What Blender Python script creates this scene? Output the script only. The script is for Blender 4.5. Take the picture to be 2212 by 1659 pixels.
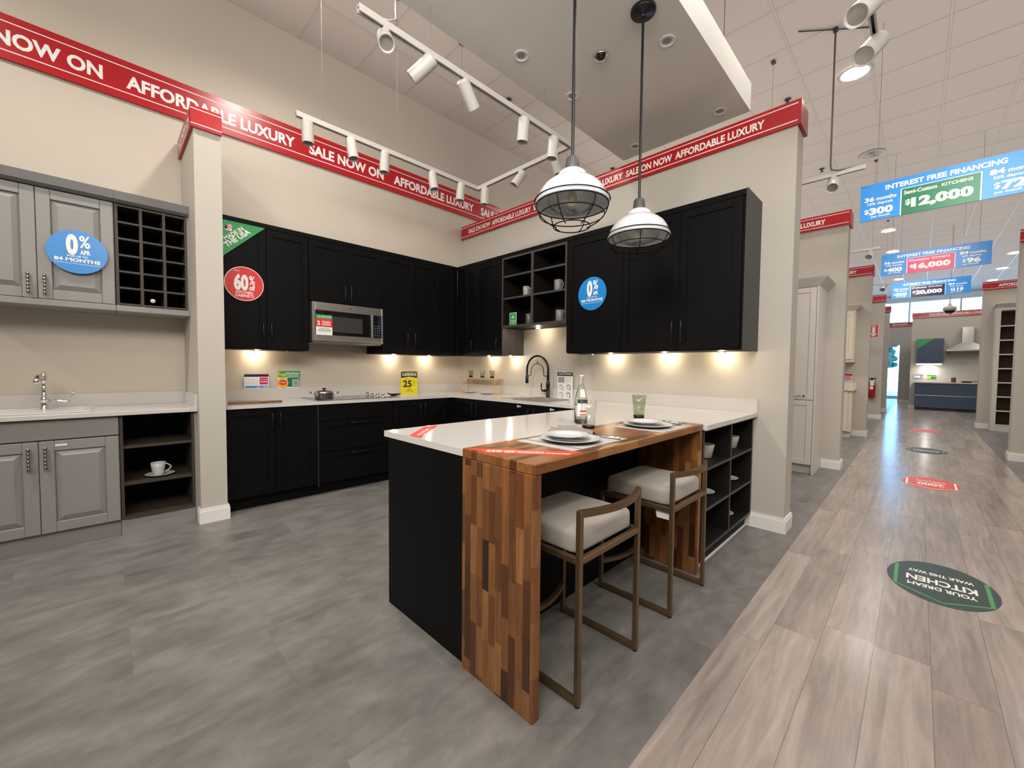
import bpy, bmesh, math, random
from mathutils import Vector, Matrix
random.seed(7)
C = bpy.context.scene
COL = C.collection
for o in list(bpy.data.objects): bpy.data.objects.remove(o)

# ------------------------------------------------------------------ camera, world, view, big lights
cam_d = bpy.data.cameras.new('camera'); cam = bpy.data.objects.new('camera', cam_d); COL.objects.link(cam)
YAW, PITCH, ROLL, FPX, CAMH = 0.7844, -0.0393, 0.0092, 878.5, 1.2511
fw = Vector((math.cos(YAW)*math.cos(PITCH), math.sin(YAW)*math.cos(PITCH), math.sin(PITCH)))
r0 = Vector((math.sin(YAW), -math.cos(YAW), 0)); u0 = r0.cross(fw)
rr = math.cos(ROLL)*r0 + math.sin(ROLL)*u0; uu = -math.sin(ROLL)*r0 + math.cos(ROLL)*u0
mw = Matrix((rr, uu, -fw)).transposed().to_4x4(); mw.translation = Vector((0, 0, CAMH))
cam.matrix_world = mw
cam_d.sensor_fit = 'HORIZONTAL'; cam_d.sensor_width = 36.0; cam_d.lens = FPX*36.0/2212
cam_d.clip_start = 0.02; cam_d.clip_end = 200
C.camera = cam

C.view_settings.view_transform = 'Standard'; C.view_settings.look = 'None'
C.view_settings.gamma = 1.0; C.view_settings.exposure = -0.3; C.view_settings.use_curve_mapping = False
cy = C.cycles
cy.max_bounces = 7; cy.diffuse_bounces = 4; cy.glossy_bounces = 4; cy.transmission_bounces = 6; cy.transparent_max_bounces = 8
cy.caustics_reflective = False; cy.caustics_refractive = False
cy.sample_clamp_indirect = 4.0; cy.blur_glossy = 0.5
cy.use_denoising = True

world = bpy.data.worlds.new('world'); C.world = world; world.use_nodes = True
bgn = world.node_tree.nodes['Background']
bgn.inputs[0].default_value = (0.20, 0.55, 1.0, 1); bgn.inputs[1].default_value = 12.0

def lamp(kind, name, loc, aim=None, power=10, color=(1, .88, .76), **kw):
    d = bpy.data.lights.new(name, kind); d.energy = power; d.color = color
    for k, v in kw.items(): setattr(d, k, v)
    o = bpy.data.objects.new(name, d); COL.objects.link(o); o.location = loc
    if aim is not None:
        o.rotation_euler = (Vector(aim)-Vector(loc)).to_track_quat('-Z', 'Y').to_euler()
    return o
CEIL = 4.667
UPW = 2.3
WARM = (1.0, .935, .86)
# recessed ceiling downlights of the shop (2.45 m grid): the light of each one
for ix in range(-2, 9):
    X = 1.24+2.45*ix
    for Y, pw in ((.63, 75), (-1.83, 75), (-4.29, 60)):
        if abs(X-8.59) < .1 and Y == .63: continue
        lamp('SPOT', 'downlight_lamp', (X, Y, CEIL-.03), (X, Y, 0), pw*1.25, WARM, spot_size=math.radians(150), spot_blend=.6, shadow_soft_size=.12)
for X, Y in ((-3.66, 3.09), (-1.21, 3.09), (1.24, 3.09), (6.14, 3.09), (8.6, 3.09), (11.0, 3.09)):
    lamp('SPOT', 'downlight_lamp', (X, Y, CEIL-.03), (X, Y, 0), 260, WARM, spot_size=math.radians(150), spot_blend=.6, shadow_soft_size=.12)

# added fill spots with no track or fitting, aimed across to brighten the kitchens
for loc, aim, pw in (((-.6, .25, 3.2), (3.6, 2.6, 1.6), 225), ((.4, .25, 3.2), (2.0, 4.6, 1.9), 180), ((-1.6, 1.2, 3.2), (.3, 4.6, 1.7), 60), ((-1.6, .6, 3.2), (3.0, 3.6, 2.2), 200), ((1.2, -.9, 3.2), (3.6, 1.6, 2.0), 200), ((-1.0, -.6, 3.2), (1.2, 1.8, .3), 170), ((4.4, -.6, 3.2), (7.0, 1.2, 1.2), 120), ((7.4, -.2, 3.2), (10.5, 1.4, 1.2), 110), ((11, .4, 3.2), (13.6, -1.4, 1.4), 90), ((16.4, -.5, 3.2), (19.6, -.8, 1.5), 70)):
    lamp('SPOT', 'fill_spot', loc, aim, pw, WARM, spot_size=math.radians(110), spot_blend=.9, shadow_soft_size=.5)
# added upward fill: unseen area lamps without fittings that brighten ceiling and walls
for x0, x1, y0, y1 in ((-6.5, 3.4, 2.5, 4.4), (4.2, 25, .9, 4.4), (-6.5, 25, -1.8, .7), (-6.5, 25, -8.6, -2.0)):
    lamp('AREA', 'ceiling_fill', ((x0+x1)/2, (y0+y1)/2, 3.62), ((x0+x1)/2, (y0+y1)/2, 5), UPW*(x1-x0)*(y1-y0), (1, .94, .88), shape='RECTANGLE', size=x1-x0, size_y=y1-y0)

# ------------------------------------------------------------------ materials
def nodes_of(m): return m.node_tree.nodes, m.node_tree.links
MATS = {}
def M(name, col, rough=.5, metal=0.0, spec=.5, var=0.0, vscale=8.0, bump=0.0, bscale=60.0, stretch=(1, 1, 1), emit=None, es=0.0, coat=0.0, trans=0.0, ior=1.45, alpha=1.0, sheen=0.0):
    if name in MATS: return MATS[name]
    m = bpy.data.materials.new(name); m.use_nodes = True; ns, ls = nodes_of(m)
    b = ns['Principled BSDF']; b.inputs['Base Color'].default_value = (*col, 1); b.inputs['Roughness'].default_value = rough
    b.inputs['Metallic'].default_value = metal; b.inputs['Specular IOR Level'].default_value = spec
    if coat: b.inputs['Coat Weight'].default_value = coat; b.inputs['Coat Roughness'].default_value = .1
    if trans: b.inputs['Transmission Weight'].default_value = trans; b.inputs['IOR'].default_value = ior
    if alpha < 1: b.inputs['Alpha'].default_value = alpha
    if sheen: b.inputs['Sheen Weight'].default_value = sheen
    if emit: b.inputs['Emission Color'].default_value = (*emit, 1); b.inputs['Emission Strength'].default_value = es
    g = ns.new('ShaderNodeNewGeometry'); mp = ns.new('ShaderNodeMapping'); mp.inputs['Scale'].default_value = stretch
    ls.new(g.outputs['Position'], mp.inputs['Vector'])
    n = ns.new('ShaderNodeTexNoise'); n.inputs['Scale'].default_value = vscale; n.inputs['Detail'].default_value = 4
    ls.new(mp.outputs[0], n.inputs['Vector'])
    v = var if var else .02
    mix = ns.new('ShaderNodeMix'); mix.data_type = 'RGBA'
    mix.inputs['A'].default_value = (*[c*(1-v) for c in col], 1); mix.inputs['B'].default_value = (*[min(1, c*(1+v)) for c in col], 1)
    ls.new(n.outputs['Fac'], mix.inputs['Factor']); ls.new(mix.outputs['Result'], b.inputs['Base Color'])
    if bump:
        n2 = ns.new('ShaderNodeTexNoise'); n2.inputs['Scale'].default_value = bscale; ls.new(mp.outputs[0], n2.inputs['Vector'])
        bp = ns.new('ShaderNodeBump'); bp.inputs['Strength'].default_value = bump; bp.inputs['Distance'].default_value = .004
        ls.new(n2.outputs['Fac'], bp.inputs['Height']); ls.new(bp.outputs[0], b.inputs['Normal'])
    MATS[name] = m; return m

def staves(name, ua, va, w, L, cols, rough, grain=(3, 40), gamt=.25, u_off=0.0, joint=.0, jdark=.6, fixed=None, blot=0.0, spec=.5, bump=0.0, blots=(1.6, .7), shift=9.0):
    """boards of width w across axis ua and length L along axis va; every board gets its own tone from the ramp"""
    m = bpy.data.materials.new(name); m.use_nodes = True; ns, ls = nodes_of(m); b = ns['Principled BSDF']
    g = ns.new('ShaderNodeNewGeometry'); sp = ns.new('ShaderNodeSeparateXYZ'); ls.new(g.outputs['Position'], sp.inputs[0])
    def math_(op, a, bb=None, c=None):
        n = ns.new('ShaderNodeMath'); n.operation = op
        for i, x in enumerate((a, bb, c)):
            if x is None: continue
            if isinstance(x, (int, float)): n.inputs[i].default_value = x
            else: ls.new(x, n.inputs[i])
        return n.outputs[0]
    U = math_('ADD', sp.outputs[ua], 50.0-u_off); V = math_('ADD', sp.outputs[va], 50.0)
    ru = math_('DIVIDE', U, w); row = math_('FLOOR', ru)
    if fixed is None:
        wn = ns.new('ShaderNodeTexWhiteNoise'); wn.noise_dimensions = '1D'; ls.new(row, wn.inputs['W']); off = math_('MULTIPLY', wn.outputs['Value'], L)
    else:
        off = math_('MULTIPLY', math_('MODULO', row, 2.0), L*.5); V = math_('SUBTRACT', V, fixed)
    cv = math_('DIVIDE', math_('ADD', V, off), L); colr = math_('FLOOR', cv)
    cb = ns.new('ShaderNodeCombineXYZ'); ls.new(row, cb.inputs[0]); ls.new(colr, cb.inputs[1])
    wn2 = ns.new('ShaderNodeTexWhiteNoise'); wn2.noise_dimensions = '2D'; ls.new(cb.outputs[0], wn2.inputs['Vector'])
    rp = ns.new('ShaderNodeValToRGB'); ls.new(wn2.outputs['Value'], rp.inputs[0])
    els = rp.color_ramp.elements
    while len(els) < len(cols): els.new(.5)
    for i, cc in enumerate(cols): els[i].position = i/(len(cols)-1); els[i].color = (*cc, 1)
    # grain: noise stretched along the board, shifted per board
    sc = [grain[1]]*3; sc['XYZ'.index(va)] = grain[0]
    mp = ns.new('ShaderNodeMapping'); mp.inputs['Scale'].default_value = sc
    va2 = ns.new('ShaderNodeVectorMath'); va2.operation = 'ADD'; ls.new(g.outputs['Position'], va2.inputs[0])
    sc3 = ns.new('ShaderNodeVectorMath'); sc3.operation = 'SCALE'; ls.new(wn2.outputs['Color'], sc3.inputs[0]); sc3.inputs['Scale'].default_value = shift
    ls.new(sc3.outputs[0], va2.inputs[1]); ls.new(va2.outputs[0], mp.inputs['Vector'])
    nz = ns.new('ShaderNodeTexNoise'); nz.inputs['Scale'].default_value = 1.0; nz.inputs['Detail'].default_value = 6; nz.inputs['Roughness'].default_value = .6; nz.inputs['Distortion'].default_value = .8
    ls.new(mp.outputs[0], nz.inputs['Vector'])
    mr = ns.new('ShaderNodeMapRange'); ls.new(nz.outputs['Fac'], mr.inputs[0]); mr.inputs[1].default_value = .28; mr.inputs[2].default_value = .72
    mr.inputs[3].default_value = 1-gamt; mr.inputs[4].default_value = 1+gamt*.6
    fac = mr.outputs[0]
    if blot:
        nb = ns.new('ShaderNodeTexNoise'); nb.inputs['Scale'].default_value = 2.2; nb.inputs['Detail'].default_value = 5; nb.inputs['Roughness'].default_value = .6
        mpb = ns.new('ShaderNodeMapping'); s3 = [blots[0]]*3; s3['XYZ'.index(va)] = blots[1]; mpb.inputs['Scale'].default_value = s3
        ls.new(va2.outputs[0], mpb.inputs['Vector']); ls.new(mpb.outputs[0], nb.inputs['Vector'])
        m2 = ns.new('ShaderNodeMapRange'); ls.new(nb.outputs['Fac'], m2.inputs[0]); m2.inputs[1].default_value = .3; m2.inputs[2].default_value = .7
        m2.inputs[3].default_value = 1-blot; m2.inputs[4].default_value = 1+blot
        fac = math_('MULTIPLY', fac, m2.outputs[0])
    if joint:
        def edge(x, size):
            fr = math_('FRACT', x); d = math_('MINIMUM', fr, math_('SUBTRACT', 1.0, fr)); return math_('LESS_THAN', math_('MULTIPLY', d, size), joint)
        j = math_('MAXIMUM', edge(ru, w), edge(cv, L))
        fac = math_('MULTIPLY', fac, math_('SUBTRACT', 1.0, math_('MULTIPLY', j, jdark)))
    vm = ns.new('ShaderNodeVectorMath'); vm.operation = 'SCALE'; ls.new(rp.outputs[0], vm.inputs[0]); ls.new(fac, vm.inputs['Scale'])
    ls.new(vm.outputs[0], b.inputs['Base Color']); b.inputs['Roughness'].default_value = rough; b.inputs['Specular IOR Level'].default_value = spec
    if bump:
        bp = ns.new('ShaderNodeBump'); bp.inputs['Strength'].default_value = bump; bp.inputs['Distance'].default_value = .003
        ls.new(nz.outputs['Fac'], bp.inputs['Height']); ls.new(bp.outputs[0], b.inputs['Normal'])
    MATS[name] = m; return m

WALLP = M('greige_paint', (.53, .475, .405), .6, var=.03, vscale=1.5, bump=.05, bscale=250)
WALLP2 = M('divider_paint', (.49, .46, .41), .6, var=.03, vscale=1.5, bump=.05, bscale=250)
CEILM = M('ceiling_tile', (.56, .51, .47), .8, var=.06, vscale=120, bump=.25, bscale=320)
GRIDM = M('grid_metal', (.50, .455, .42), .35, spec=.6)
TRIMW = M('white_trim', (.78, .77, .75), .4)
FLOORM = staves('vinyl_tile', 'Y', 'X', .46, .92, [(.158, .152, .144), (.170, .163, .154), (.176, .169, .160), (.164, .157, .149), (.182, .175, .165)], .38, grain=(7, 13), gamt=.17, u_off=1.56, joint=.0009, jdark=.16, fixed=50.376-50, blot=.25, bump=.05, blots=(3.4, 1.9), shift=.6)
PLANKM = staves('oak_plank', 'Y', 'X', .18, 1.22, [(.30, .255, .225), (.36, .31, .28), (.39, .34, .305), (.33, .285, .255), (.42, .365, .33)], .2, grain=(2.2, 24), gamt=.3, u_off=.06, joint=.0014, jdark=.4, blot=.1, bump=.05)
BUTCH = staves('butcher_block', 'Y', 'X', .0365, .33, [(.045, .014, .004), (.13, .045, .011), (.22, .082, .022), (.30, .125, .036), (.09, .028, .008), (.37, .17, .058), (.17, .06, .016)], .33, grain=(5, 60), gamt=.38, u_off=.01, blot=.15)
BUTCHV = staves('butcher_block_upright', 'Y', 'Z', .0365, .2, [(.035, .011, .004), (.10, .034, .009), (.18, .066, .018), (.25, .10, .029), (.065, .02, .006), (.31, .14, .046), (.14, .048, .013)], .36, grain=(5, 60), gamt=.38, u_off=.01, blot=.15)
BLACK = M('black_lacquer', (.0024, .0024, .003), .5, spec=.12, var=.1, vscale=20)
BLACKI = M('black_interior', (.005, .005, .005), .6, spec=.3)
BLACKE = M('charcoal_edge', (.045, .042, .042), .5)
BLACKP = M('charcoal_panel', (.05, .042, .042), .5, var=.1, vscale=30, stretch=(20, 20, 1))
BLKM = M('black_metal', (.006, .006, .006), .35, spec=.35)
GREY = M('grey_cabinet', (.25, .247, .238), .42, var=.03)
GREYC = M('grey_crown', (.13, .133, .128), .45)
WENGE = M('dark_wenge', (.042, .031, .024), .55, var=.3, vscale=30, stretch=(1, 12, 12))
DARKIN = M('dark_recess', (.006, .005, .004), .7)
QUARTZ = M('white_quartz', (.58, .56, .535), .13, var=.02, vscale=6, spec=.5)
STEEL = M('brushed_steel', (.55, .53, .50), .3, metal=1.0, var=.05, vscale=30, stretch=(1, 1, 60))
POTM = M('pot_steel', (.72, .70, .67), .22, metal=1.0)
CHROME = M('chrome', (.75, .74, .72), .08, metal=1.0)
NICKEL = M('antique_pewter', (.28, .27, .25), .3, metal=1.0)
GLASSBLK = M('black_glass', (.006, .006, .007), .05, spec=.6)
HOB = M('hob_glass', (.05, .05, .05), .12, spec=.7)
WHITEM = M('white_metal', (.50, .485, .46), .4)
ENAMEL = M('white_enamel', (.56, .59, .63), .12, coat=.5)
CAGEM = M('cage_wire', (.006, .006, .007), .6, spec=.12)
NECKM = M('cast_grey', (.05, .052, .058), .5)
BRONZE = M('antique_bronze', (.20, .135, .075), .38, metal=.75)
FABRIC = M('oatmeal_fabric', (.37, .345, .305), .9, var=.08, vscale=400, bump=.25, bscale=600, sheen=.3)
CHINA = M('white_china', (.56, .57, .57), .12)
STONEW = M('stoneware', (.58, .57, .53), .35, var=.1, vscale=40)
MUGM = M('grey_mug', (.20, .19, .18), .4, var=.35, vscale=160)
LINEN = M('placemat_linen', (.43, .42, .41), .8, var=.06, vscale=300)
LINEND = M('placemat_stripe', (.14, .15, .15), .8)
NAPK = M('taupe_napkin', (.23, .205, .175), .85)
BAMBOO = M('bamboo', (.55, .30, .11), .4, var=.15, vscale=20, stretch=(1, 1, 8))
WALN = M('walnut_board', (.16, .08, .04), .45, var=.25, vscale=15, stretch=(1, 6, 6))
RED = M('banner_red', (.42, .008, .013), .27, spec=.5)
WHT = M('print_white', (.85, .84, .82), .4)
BLUE = M('sticker_blue', (.01, .22, .62), .3)
BLUES = M('sign_blue', (.02, .26, .72), .35)
REDS = M('sticker_red', (.62, .035, .03), .35)
REDT = M('decal_red', (.68, .07, .05), .4)
GREEN = M('sign_green', (.03, .29, .085), .35)
DGREEN = M('dark_green', (.006, .17, .075), .35)
DECALG = M('decal_dark_green', (.020, .048, .042), .4)
LGREEN = M('light_green', (.07, .28, .10), .45)
PINK = M('sign_pink', (.62, .015, .12), .35)
NAVY = M('sign_navy', (.02, .012, .07), .35)
YEL = M('sign_yellow', (.80, .68, .01), .4)
ORANGE = M('sign_orange', (.80, .42, .03), .4)
INK = M('ink_black', (.02, .02, .022), .5)
INKG = M('ink_grey', (.28, .28, .29), .5)
CARDW = M('card_white', (.78, .77, .76), .4)
CABW = M('white_cabinet', (.62, .59, .55), .45)
CREAM = M('cream_cabinet', (.66, .60, .50), .45)
NAVYC = M('slate_blue_cabinet', (.042, .07, .125), .45)
BROWNIN = M('brown_interior', (.085, .05, .022), .6)
EXTRED = M('extinguisher_red', (.32, .012, .012), .3)
GLOW = M('lamp_glow', (1, 1, 1), .5, emit=(1, .93, .84), es=18)
PUCK = M('puck_glow', (1, 1, 1), .5, emit=(1, .80, .50), es=60)
TUBE = M('tube_glow', (1, 1, 1), .5, emit=(1, .97, .92), es=6)
LENS = M('lamp_lens', (.35, .34, .32), .2, metal=.6)
def glassmat(name, col, rough=0.0, ior=1.45):
    m = bpy.data.materials.new(name); m.use_nodes = True; ns, ls = nodes_of(m); ns.remove(ns['Principled BSDF'])
    g = ns.new('ShaderNodeBsdfGlass'); g.inputs[0].default_value = (*col, 1); g.inputs['Roughness'].default_value = rough; g.inputs['IOR'].default_value = ior
    ls.new(g.outputs[0], ns['Material Output'].inputs[0]); MATS[name] = m; return m
GLASS = glassmat('clear_glass', (.96, .98, .96))

def panemat():
    m = bpy.data.materials.new('window_glass'); m.use_nodes = True; ns, ls = nodes_of(m); ns.remove(ns['Principled BSDF'])
    t = ns.new('ShaderNodeBsdfTransparent'); g = ns.new('ShaderNodeBsdfGlossy'); g.inputs['Roughness'].default_value = .02
    mx = ns.new('ShaderNodeMixShader'); fr = ns.new('ShaderNodeFresnel'); fr.inputs[0].default_value = 1.45
    ls.new(fr.outputs[0], mx.inputs[0]); ls.new(t.outputs[0], mx.inputs[1]); ls.new(g.outputs[0], mx.inputs[2]); ls.new(mx.outputs[0], ns['Material Output'].inputs[0]); return m
PANE = panemat()
def thinglass(name, col):
    m = bpy.data.materials.new(name); m.use_nodes = True; ns, ls = nodes_of(m); ns.remove(ns['Principled BSDF'])
    t = ns.new('ShaderNodeBsdfTransparent'); t.inputs[0].default_value = (*col, 1); g = ns.new('ShaderNodeBsdfGlossy'); g.inputs['Roughness'].default_value = .03
    mx = ns.new('ShaderNodeMixShader'); lw = ns.new('ShaderNodeLayerWeight'); lw.inputs[0].default_value = .5
    pw = ns.new('ShaderNodeMath'); pw.operation = 'POWER'; ls.new(lw.outputs['Facing'], pw.inputs[0]); pw.inputs[1].default_value = 4
    fr = ns.new('ShaderNodeMath'); fr.operation = 'MULTIPLY_ADD'; ls.new(pw.outputs[0], fr.inputs[0]); fr.inputs[1].default_value = .5; fr.inputs[2].default_value = .03
    ls.new(fr.outputs[0], mx.inputs[0]); ls.new(t.outputs[0], mx.inputs[1]); ls.new(g.outputs[0], mx.inputs[2]); ls.new(mx.outputs[0], ns['Material Output'].inputs[0]); MATS[name] = m; return m
GLASST = thinglass('thin_clear_glass', (.97, .98, .97)); GLASSG = thinglass('smoke_glass', (.84, .86, .80)); GLASSD = thinglass('smoke_glass_base', (.10, .11, .09))

# ------------------------------------------------------------------ mesh builder
_tc = {}
def text_geo(s, bold):
    k = (s, bold)
    if k in _tc: return _tc[k]
    cu = bpy.data.curves.new('tmp', 'FONT'); cu.body = s; cu.size = 1.0; cu.offset = bold; cu.resolution_u = 3
    ob = bpy.data.objects.new('tmp', cu); COL.objects.link(ob)
    dg = bpy.context.evaluated_depsgraph_get(); me = bpy.data.meshes.new_from_object(ob.evaluated_get(dg))
    vs = [(v.co.x, v.co.y) for v in me.vertices]; fs = [tuple(p.vertices) for p in me.polygons]
    bpy.data.objects.remove(ob); bpy.data.curves.remove(cu); bpy.data.meshes.remove(me)
    _tc[k] = (vs, fs); return _tc[k]

class P:                                                     # a plane in space: origin, right, up, outward
    def __init__(s, o, u, v): s.o = Vector(o); s.u = Vector(u).normalized(); s.v = Vector(v).normalized(); s.n = s.u.cross(s.v)
    def __call__(s, a, b, c=0.0): return s.o + s.u*a + s.v*b + s.n*c
def PY(y): return P((0, y, 0), (1, 0, 0), (0, 0, 1))         # faces -Y, a = X, b = Z
def PX(x): return P((x, 0, 0), (0, -1, 0), (0, 0, 1))        # faces -X, a = -Y, b = Z

class MB:
    def __init__(s): s.v = []; s.f = []; s.m = []; s.sm = []
    def add(s, vs, fs, m=0, smooth=False):
        b = len(s.v); s.v += [tuple(x) for x in vs]
        for f in fs: s.f.append(tuple(i+b for i in f)); s.m.append(m); s.sm.append(smooth)
        return s
    def pbox(s, p, a0, a1, b0, b1, c0, c1, m=0, bev=0.0):
        if a0 > a1: a0, a1 = a1, a0
        if b0 > b1: b0, b1 = b1, b0
        if c0 > c1: c0, c1 = c1, c0
        A, B, D = (a0, a1), (b0, b1), (c0, c1)
        if not bev:
            vs = [p(A[i], B[j], D[k]) for i in (0, 1) for j in (0, 1) for k in (0, 1)]
            return s.add(vs, [(0, 1, 3, 2), (4, 6, 7, 5), (0, 4, 5, 1), (2, 3, 7, 6), (0, 2, 6, 4), (1, 5, 7, 3)], m)
        e = min(bev, (a1-a0)/2.01, (b1-b0)/2.01, (c1-c0)/2.01); vs = []; ix = {}
        for i in (0, 1):
            for j in (0, 1):
                for k in (0, 1):
                    x, y, z = A[i], B[j], D[k]; dx, dy, dz = (e, -e)[i], (e, -e)[j], (e, -e)[k]
                    ix[i, j, k, 0] = len(vs); vs.append(p(x, y+dy, z+dz))
                    ix[i, j, k, 1] = len(vs); vs.append(p(x+dx, y, z+dz))
                    ix[i, j, k, 2] = len(vs); vs.append(p(x+dx, y+dy, z))
        q = ((0, 0), (1, 0), (1, 1), (0, 1)); fs = []
        for i in (0, 1):
            fs.append(tuple(ix[i, j, k, 0] for j, k in q)); fs.append(tuple(ix[j, i, k, 1] for j, k in q)); fs.append(tuple(ix[j, k, i, 2] for j, k in q))
        for j in (0, 1):
            for k in (0, 1):
                fs.append((ix[0, j, k, 1], ix[1, j, k, 1], ix[1, j, k, 2], ix[0, j, k, 2]))
                fs.append((ix[j, 0, k, 0], ix[j, 1, k, 0], ix[j, 1, k, 2], ix[j, 0, k, 2]))
                fs.append((ix[j, k, 0, 0], ix[j, k, 1, 0], ix[j, k, 1, 1], ix[j, k, 0, 1]))
        for i in (0, 1):
            for j in (0, 1):
                for k in (0, 1): fs.append((ix[i, j, k, 0], ix[i, j, k, 1], ix[i, j, k, 2]))
        return s.add(vs, fs, m)
    def box(s, x0, x1, y0, y1, z0, z1, m=0, bev=0.0):
        return s.pbox(W0, x0, x1, y0, y1, z0, z1, m, bev)
    def cyl(s, p0, p1, r0, r1=None, n=16, m=0, caps=True, smooth=True):
        r1 = r0 if r1 is None else r1; p0, p1 = Vector(p0), Vector(p1); d = (p1-p0).normalized()
        a = d.orthogonal().normalized(); b = d.cross(a); vs = []
        for k in range(n):
            t = 2*math.pi*k/n; w = a*math.cos(t)+b*math.sin(t); vs += [p0+w*r0, p1+w*r1]
        s.add(vs, [(2*k, 2*((k+1) % n), 2*((k+1) % n)+1, 2*k+1) for k in range(n)], m, smooth)
        if caps:
            s.add([vs[2*k] for k in range(n)], [tuple(range(n))[::-1]], m); s.add([vs[2*k+1] for k in range(n)], [tuple(range(n))], m)
        return s
    def tube(s, pts, r, n=8, m=0, closed=False, flat=None):
        pts = [Vector(q) for q in pts]; N = len(pts); vs = []; pa = None
        for i, q in enumerate(pts):
            d = ((pts[(i+1) % N] if closed or i < N-1 else q) - (pts[i-1] if closed or i > 0 else q)).normalized()
            if pa is None: a = d.orthogonal().normalized()
            else:
                a = pa - d*pa.dot(d); a = a.normalized() if a.length > 1e-6 else d.orthogonal().normalized()
            pa = a; b = d.cross(a); rad = r[i] if isinstance(r, (list, tuple)) else r
            for k in range(n):
                t = 2*math.pi*k/n; vs.append(q+(a*math.cos(t)+b*math.sin(t))*rad)
        fs = []
        for i in range(N if closed else N-1):
            j = (i+1) % N
            for k in range(n): fs.append((i*n+k, i*n+(k+1) % n, j*n+(k+1) % n, j*n+k))
        if not closed: fs += [tuple(range(n))[::-1], tuple(range((N-1)*n, N*n))]
        return s.add(vs, fs, m, True)
    def strip(s, pts, wv, hv, m=0):                           # rectangular bar along pts; wv, hv half-extent vectors
        N = len(pts); vs = []
        for q in pts:
            q = Vector(q)
            for i, j in ((-1, -1), (1, -1), (1, 1), (-1, 1)): vs.append(q+Vector(wv)*i+Vector(hv)*j)
        fs = [(i*4+k, i*4+(k+1) % 4, (i+1)*4+(k+1) % 4, (i+1)*4+k) for i in range(N-1) for k in range(4)]
        return s.add(vs, fs+[(3, 2, 1, 0), tuple(range(4*N-4, 4*N))], m)
    def lathe(s, prof, c=(0, 0, 0), n=32, m=0, ax=None, mats=None, smooth=True):
        c = Vector(c); z = Vector(ax).normalized() if ax is not None else Vector((0, 0, 1)); a = z.orthogonal().normalized(); b = z.cross(a); vs = []
        for r, h in prof:
            for k in range(n):
                t = 2*math.pi*k/n; vs.append(c+z*h+(a*math.cos(t)+b*math.sin(t))*max(r, 1e-5))
        base = len(s.v); s.v += [tuple(x) for x in vs]
        for i in range(len(prof)-1):
            for k in range(n):
                s.f.append(tuple(base+q for q in (i*n+k, i*n+(k+1) % n, (i+1)*n+(k+1) % n, (i+1)*n+k))); s.m.append(mats[i] if mats else m); s.sm.append(smooth)
        return s
    def ball(s, c, r, n=12, m=0, sc=(1, 1, 1)):
        vs = []; k0 = 8
        for i in range(k0+1):
            ph = math.pi*i/k0
            for k in range(n):
                t = 2*math.pi*k/n; vs.append((c[0]+r*sc[0]*max(math.sin(ph), 1e-4)*math.cos(t), c[1]+r*sc[1]*max(math.sin(ph), 1e-4)*math.sin(t), c[2]-r*sc[2]*math.cos(ph)))
        return s.add(vs, [(i*n+k, i*n+(k+1) % n, (i+1)*n+(k+1) % n, (i+1)*n+k) for i in range(k0) for k in range(n)], m, True)
    def poly(s, pts, m=0): return s.add(pts, [tuple(range(len(pts)))], m)
    def rect(s, p, a0, a1, b0, b1, c=0.0, m=0): return s.poly([p(a0, b0, c), p(a1, b0, c), p(a1, b1, c), p(a0, b1, c)], m)
    def prism(s, p, pts, c0, c1, m=0):
        n = len(pts); vs = [p(a, b, c0) for a, b in pts]+[p(a, b, c1) for a, b in pts]
        return s.add(vs, [tuple(range(n))[::-1], tuple(range(n, 2*n))]+[(k, (k+1) % n, n+(k+1) % n, n+k) for k in range(n)], m)
    def disc(s, p, a, b, r, c=0.0, m=0, n=48, r2=None, t=None):
        pts = [(a+r*math.cos(2*math.pi*k/n), b+(r2 or r)*math.sin(2*math.pi*k/n)) for k in range(n)]
        if t: return s.prism(p, pts, c-t, c, m)
        return s.poly([p(x, y, c) for x, y in pts], m)
    def text(s, p, st, a0, b0, cap, c=0.0015, m=0, w=None, al='l', bold=.02, rot=0.0):
        vs, fs = text_geo(st, bold)
        if not vs: return s
        cv, _ = text_geo('H', bold); ch = max(y for x, y in cv)-min(y for x, y in cv)
        x0 = min(x for x, y in vs); x1 = max(x for x, y in vs); ky = cap/ch; kx = w/(x1-x0) if w else ky
        W = (x1-x0)*kx; sh = {'l': 0, 'c': -W/2, 'r': -W}[al]; cr, sr = math.cos(rot), math.sin(rot)
        out = []
        for x, y in vs:
            X = (x-x0)*kx+sh; Y = y*ky; out.append(p(a0+X*cr-Y*sr, b0+X*sr+Y*cr, c))
        return s.add(out, fs, m)
W0 = P((0, 0, 0), (1, 0, 0), (0, 1, 0))
ORG = {}
def worg(o): return ORG.get(o.name, Vector((0, 0, 0)))
def tag(o, label=None, cat=None, group=None, kind=None):
    if label: o['label'] = label
    if cat: o['category'] = cat
    if group: o['group'] = group
    if kind: o['kind'] = kind
    return o
def thing(name, label, cat, loc, group=None):
    o = bpy.data.objects.new(name, None); COL.objects.link(o); o.location = loc; o.empty_display_size = .1
    ORG[o.name] = Vector(loc); return tag(o, label, cat, group)
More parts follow.
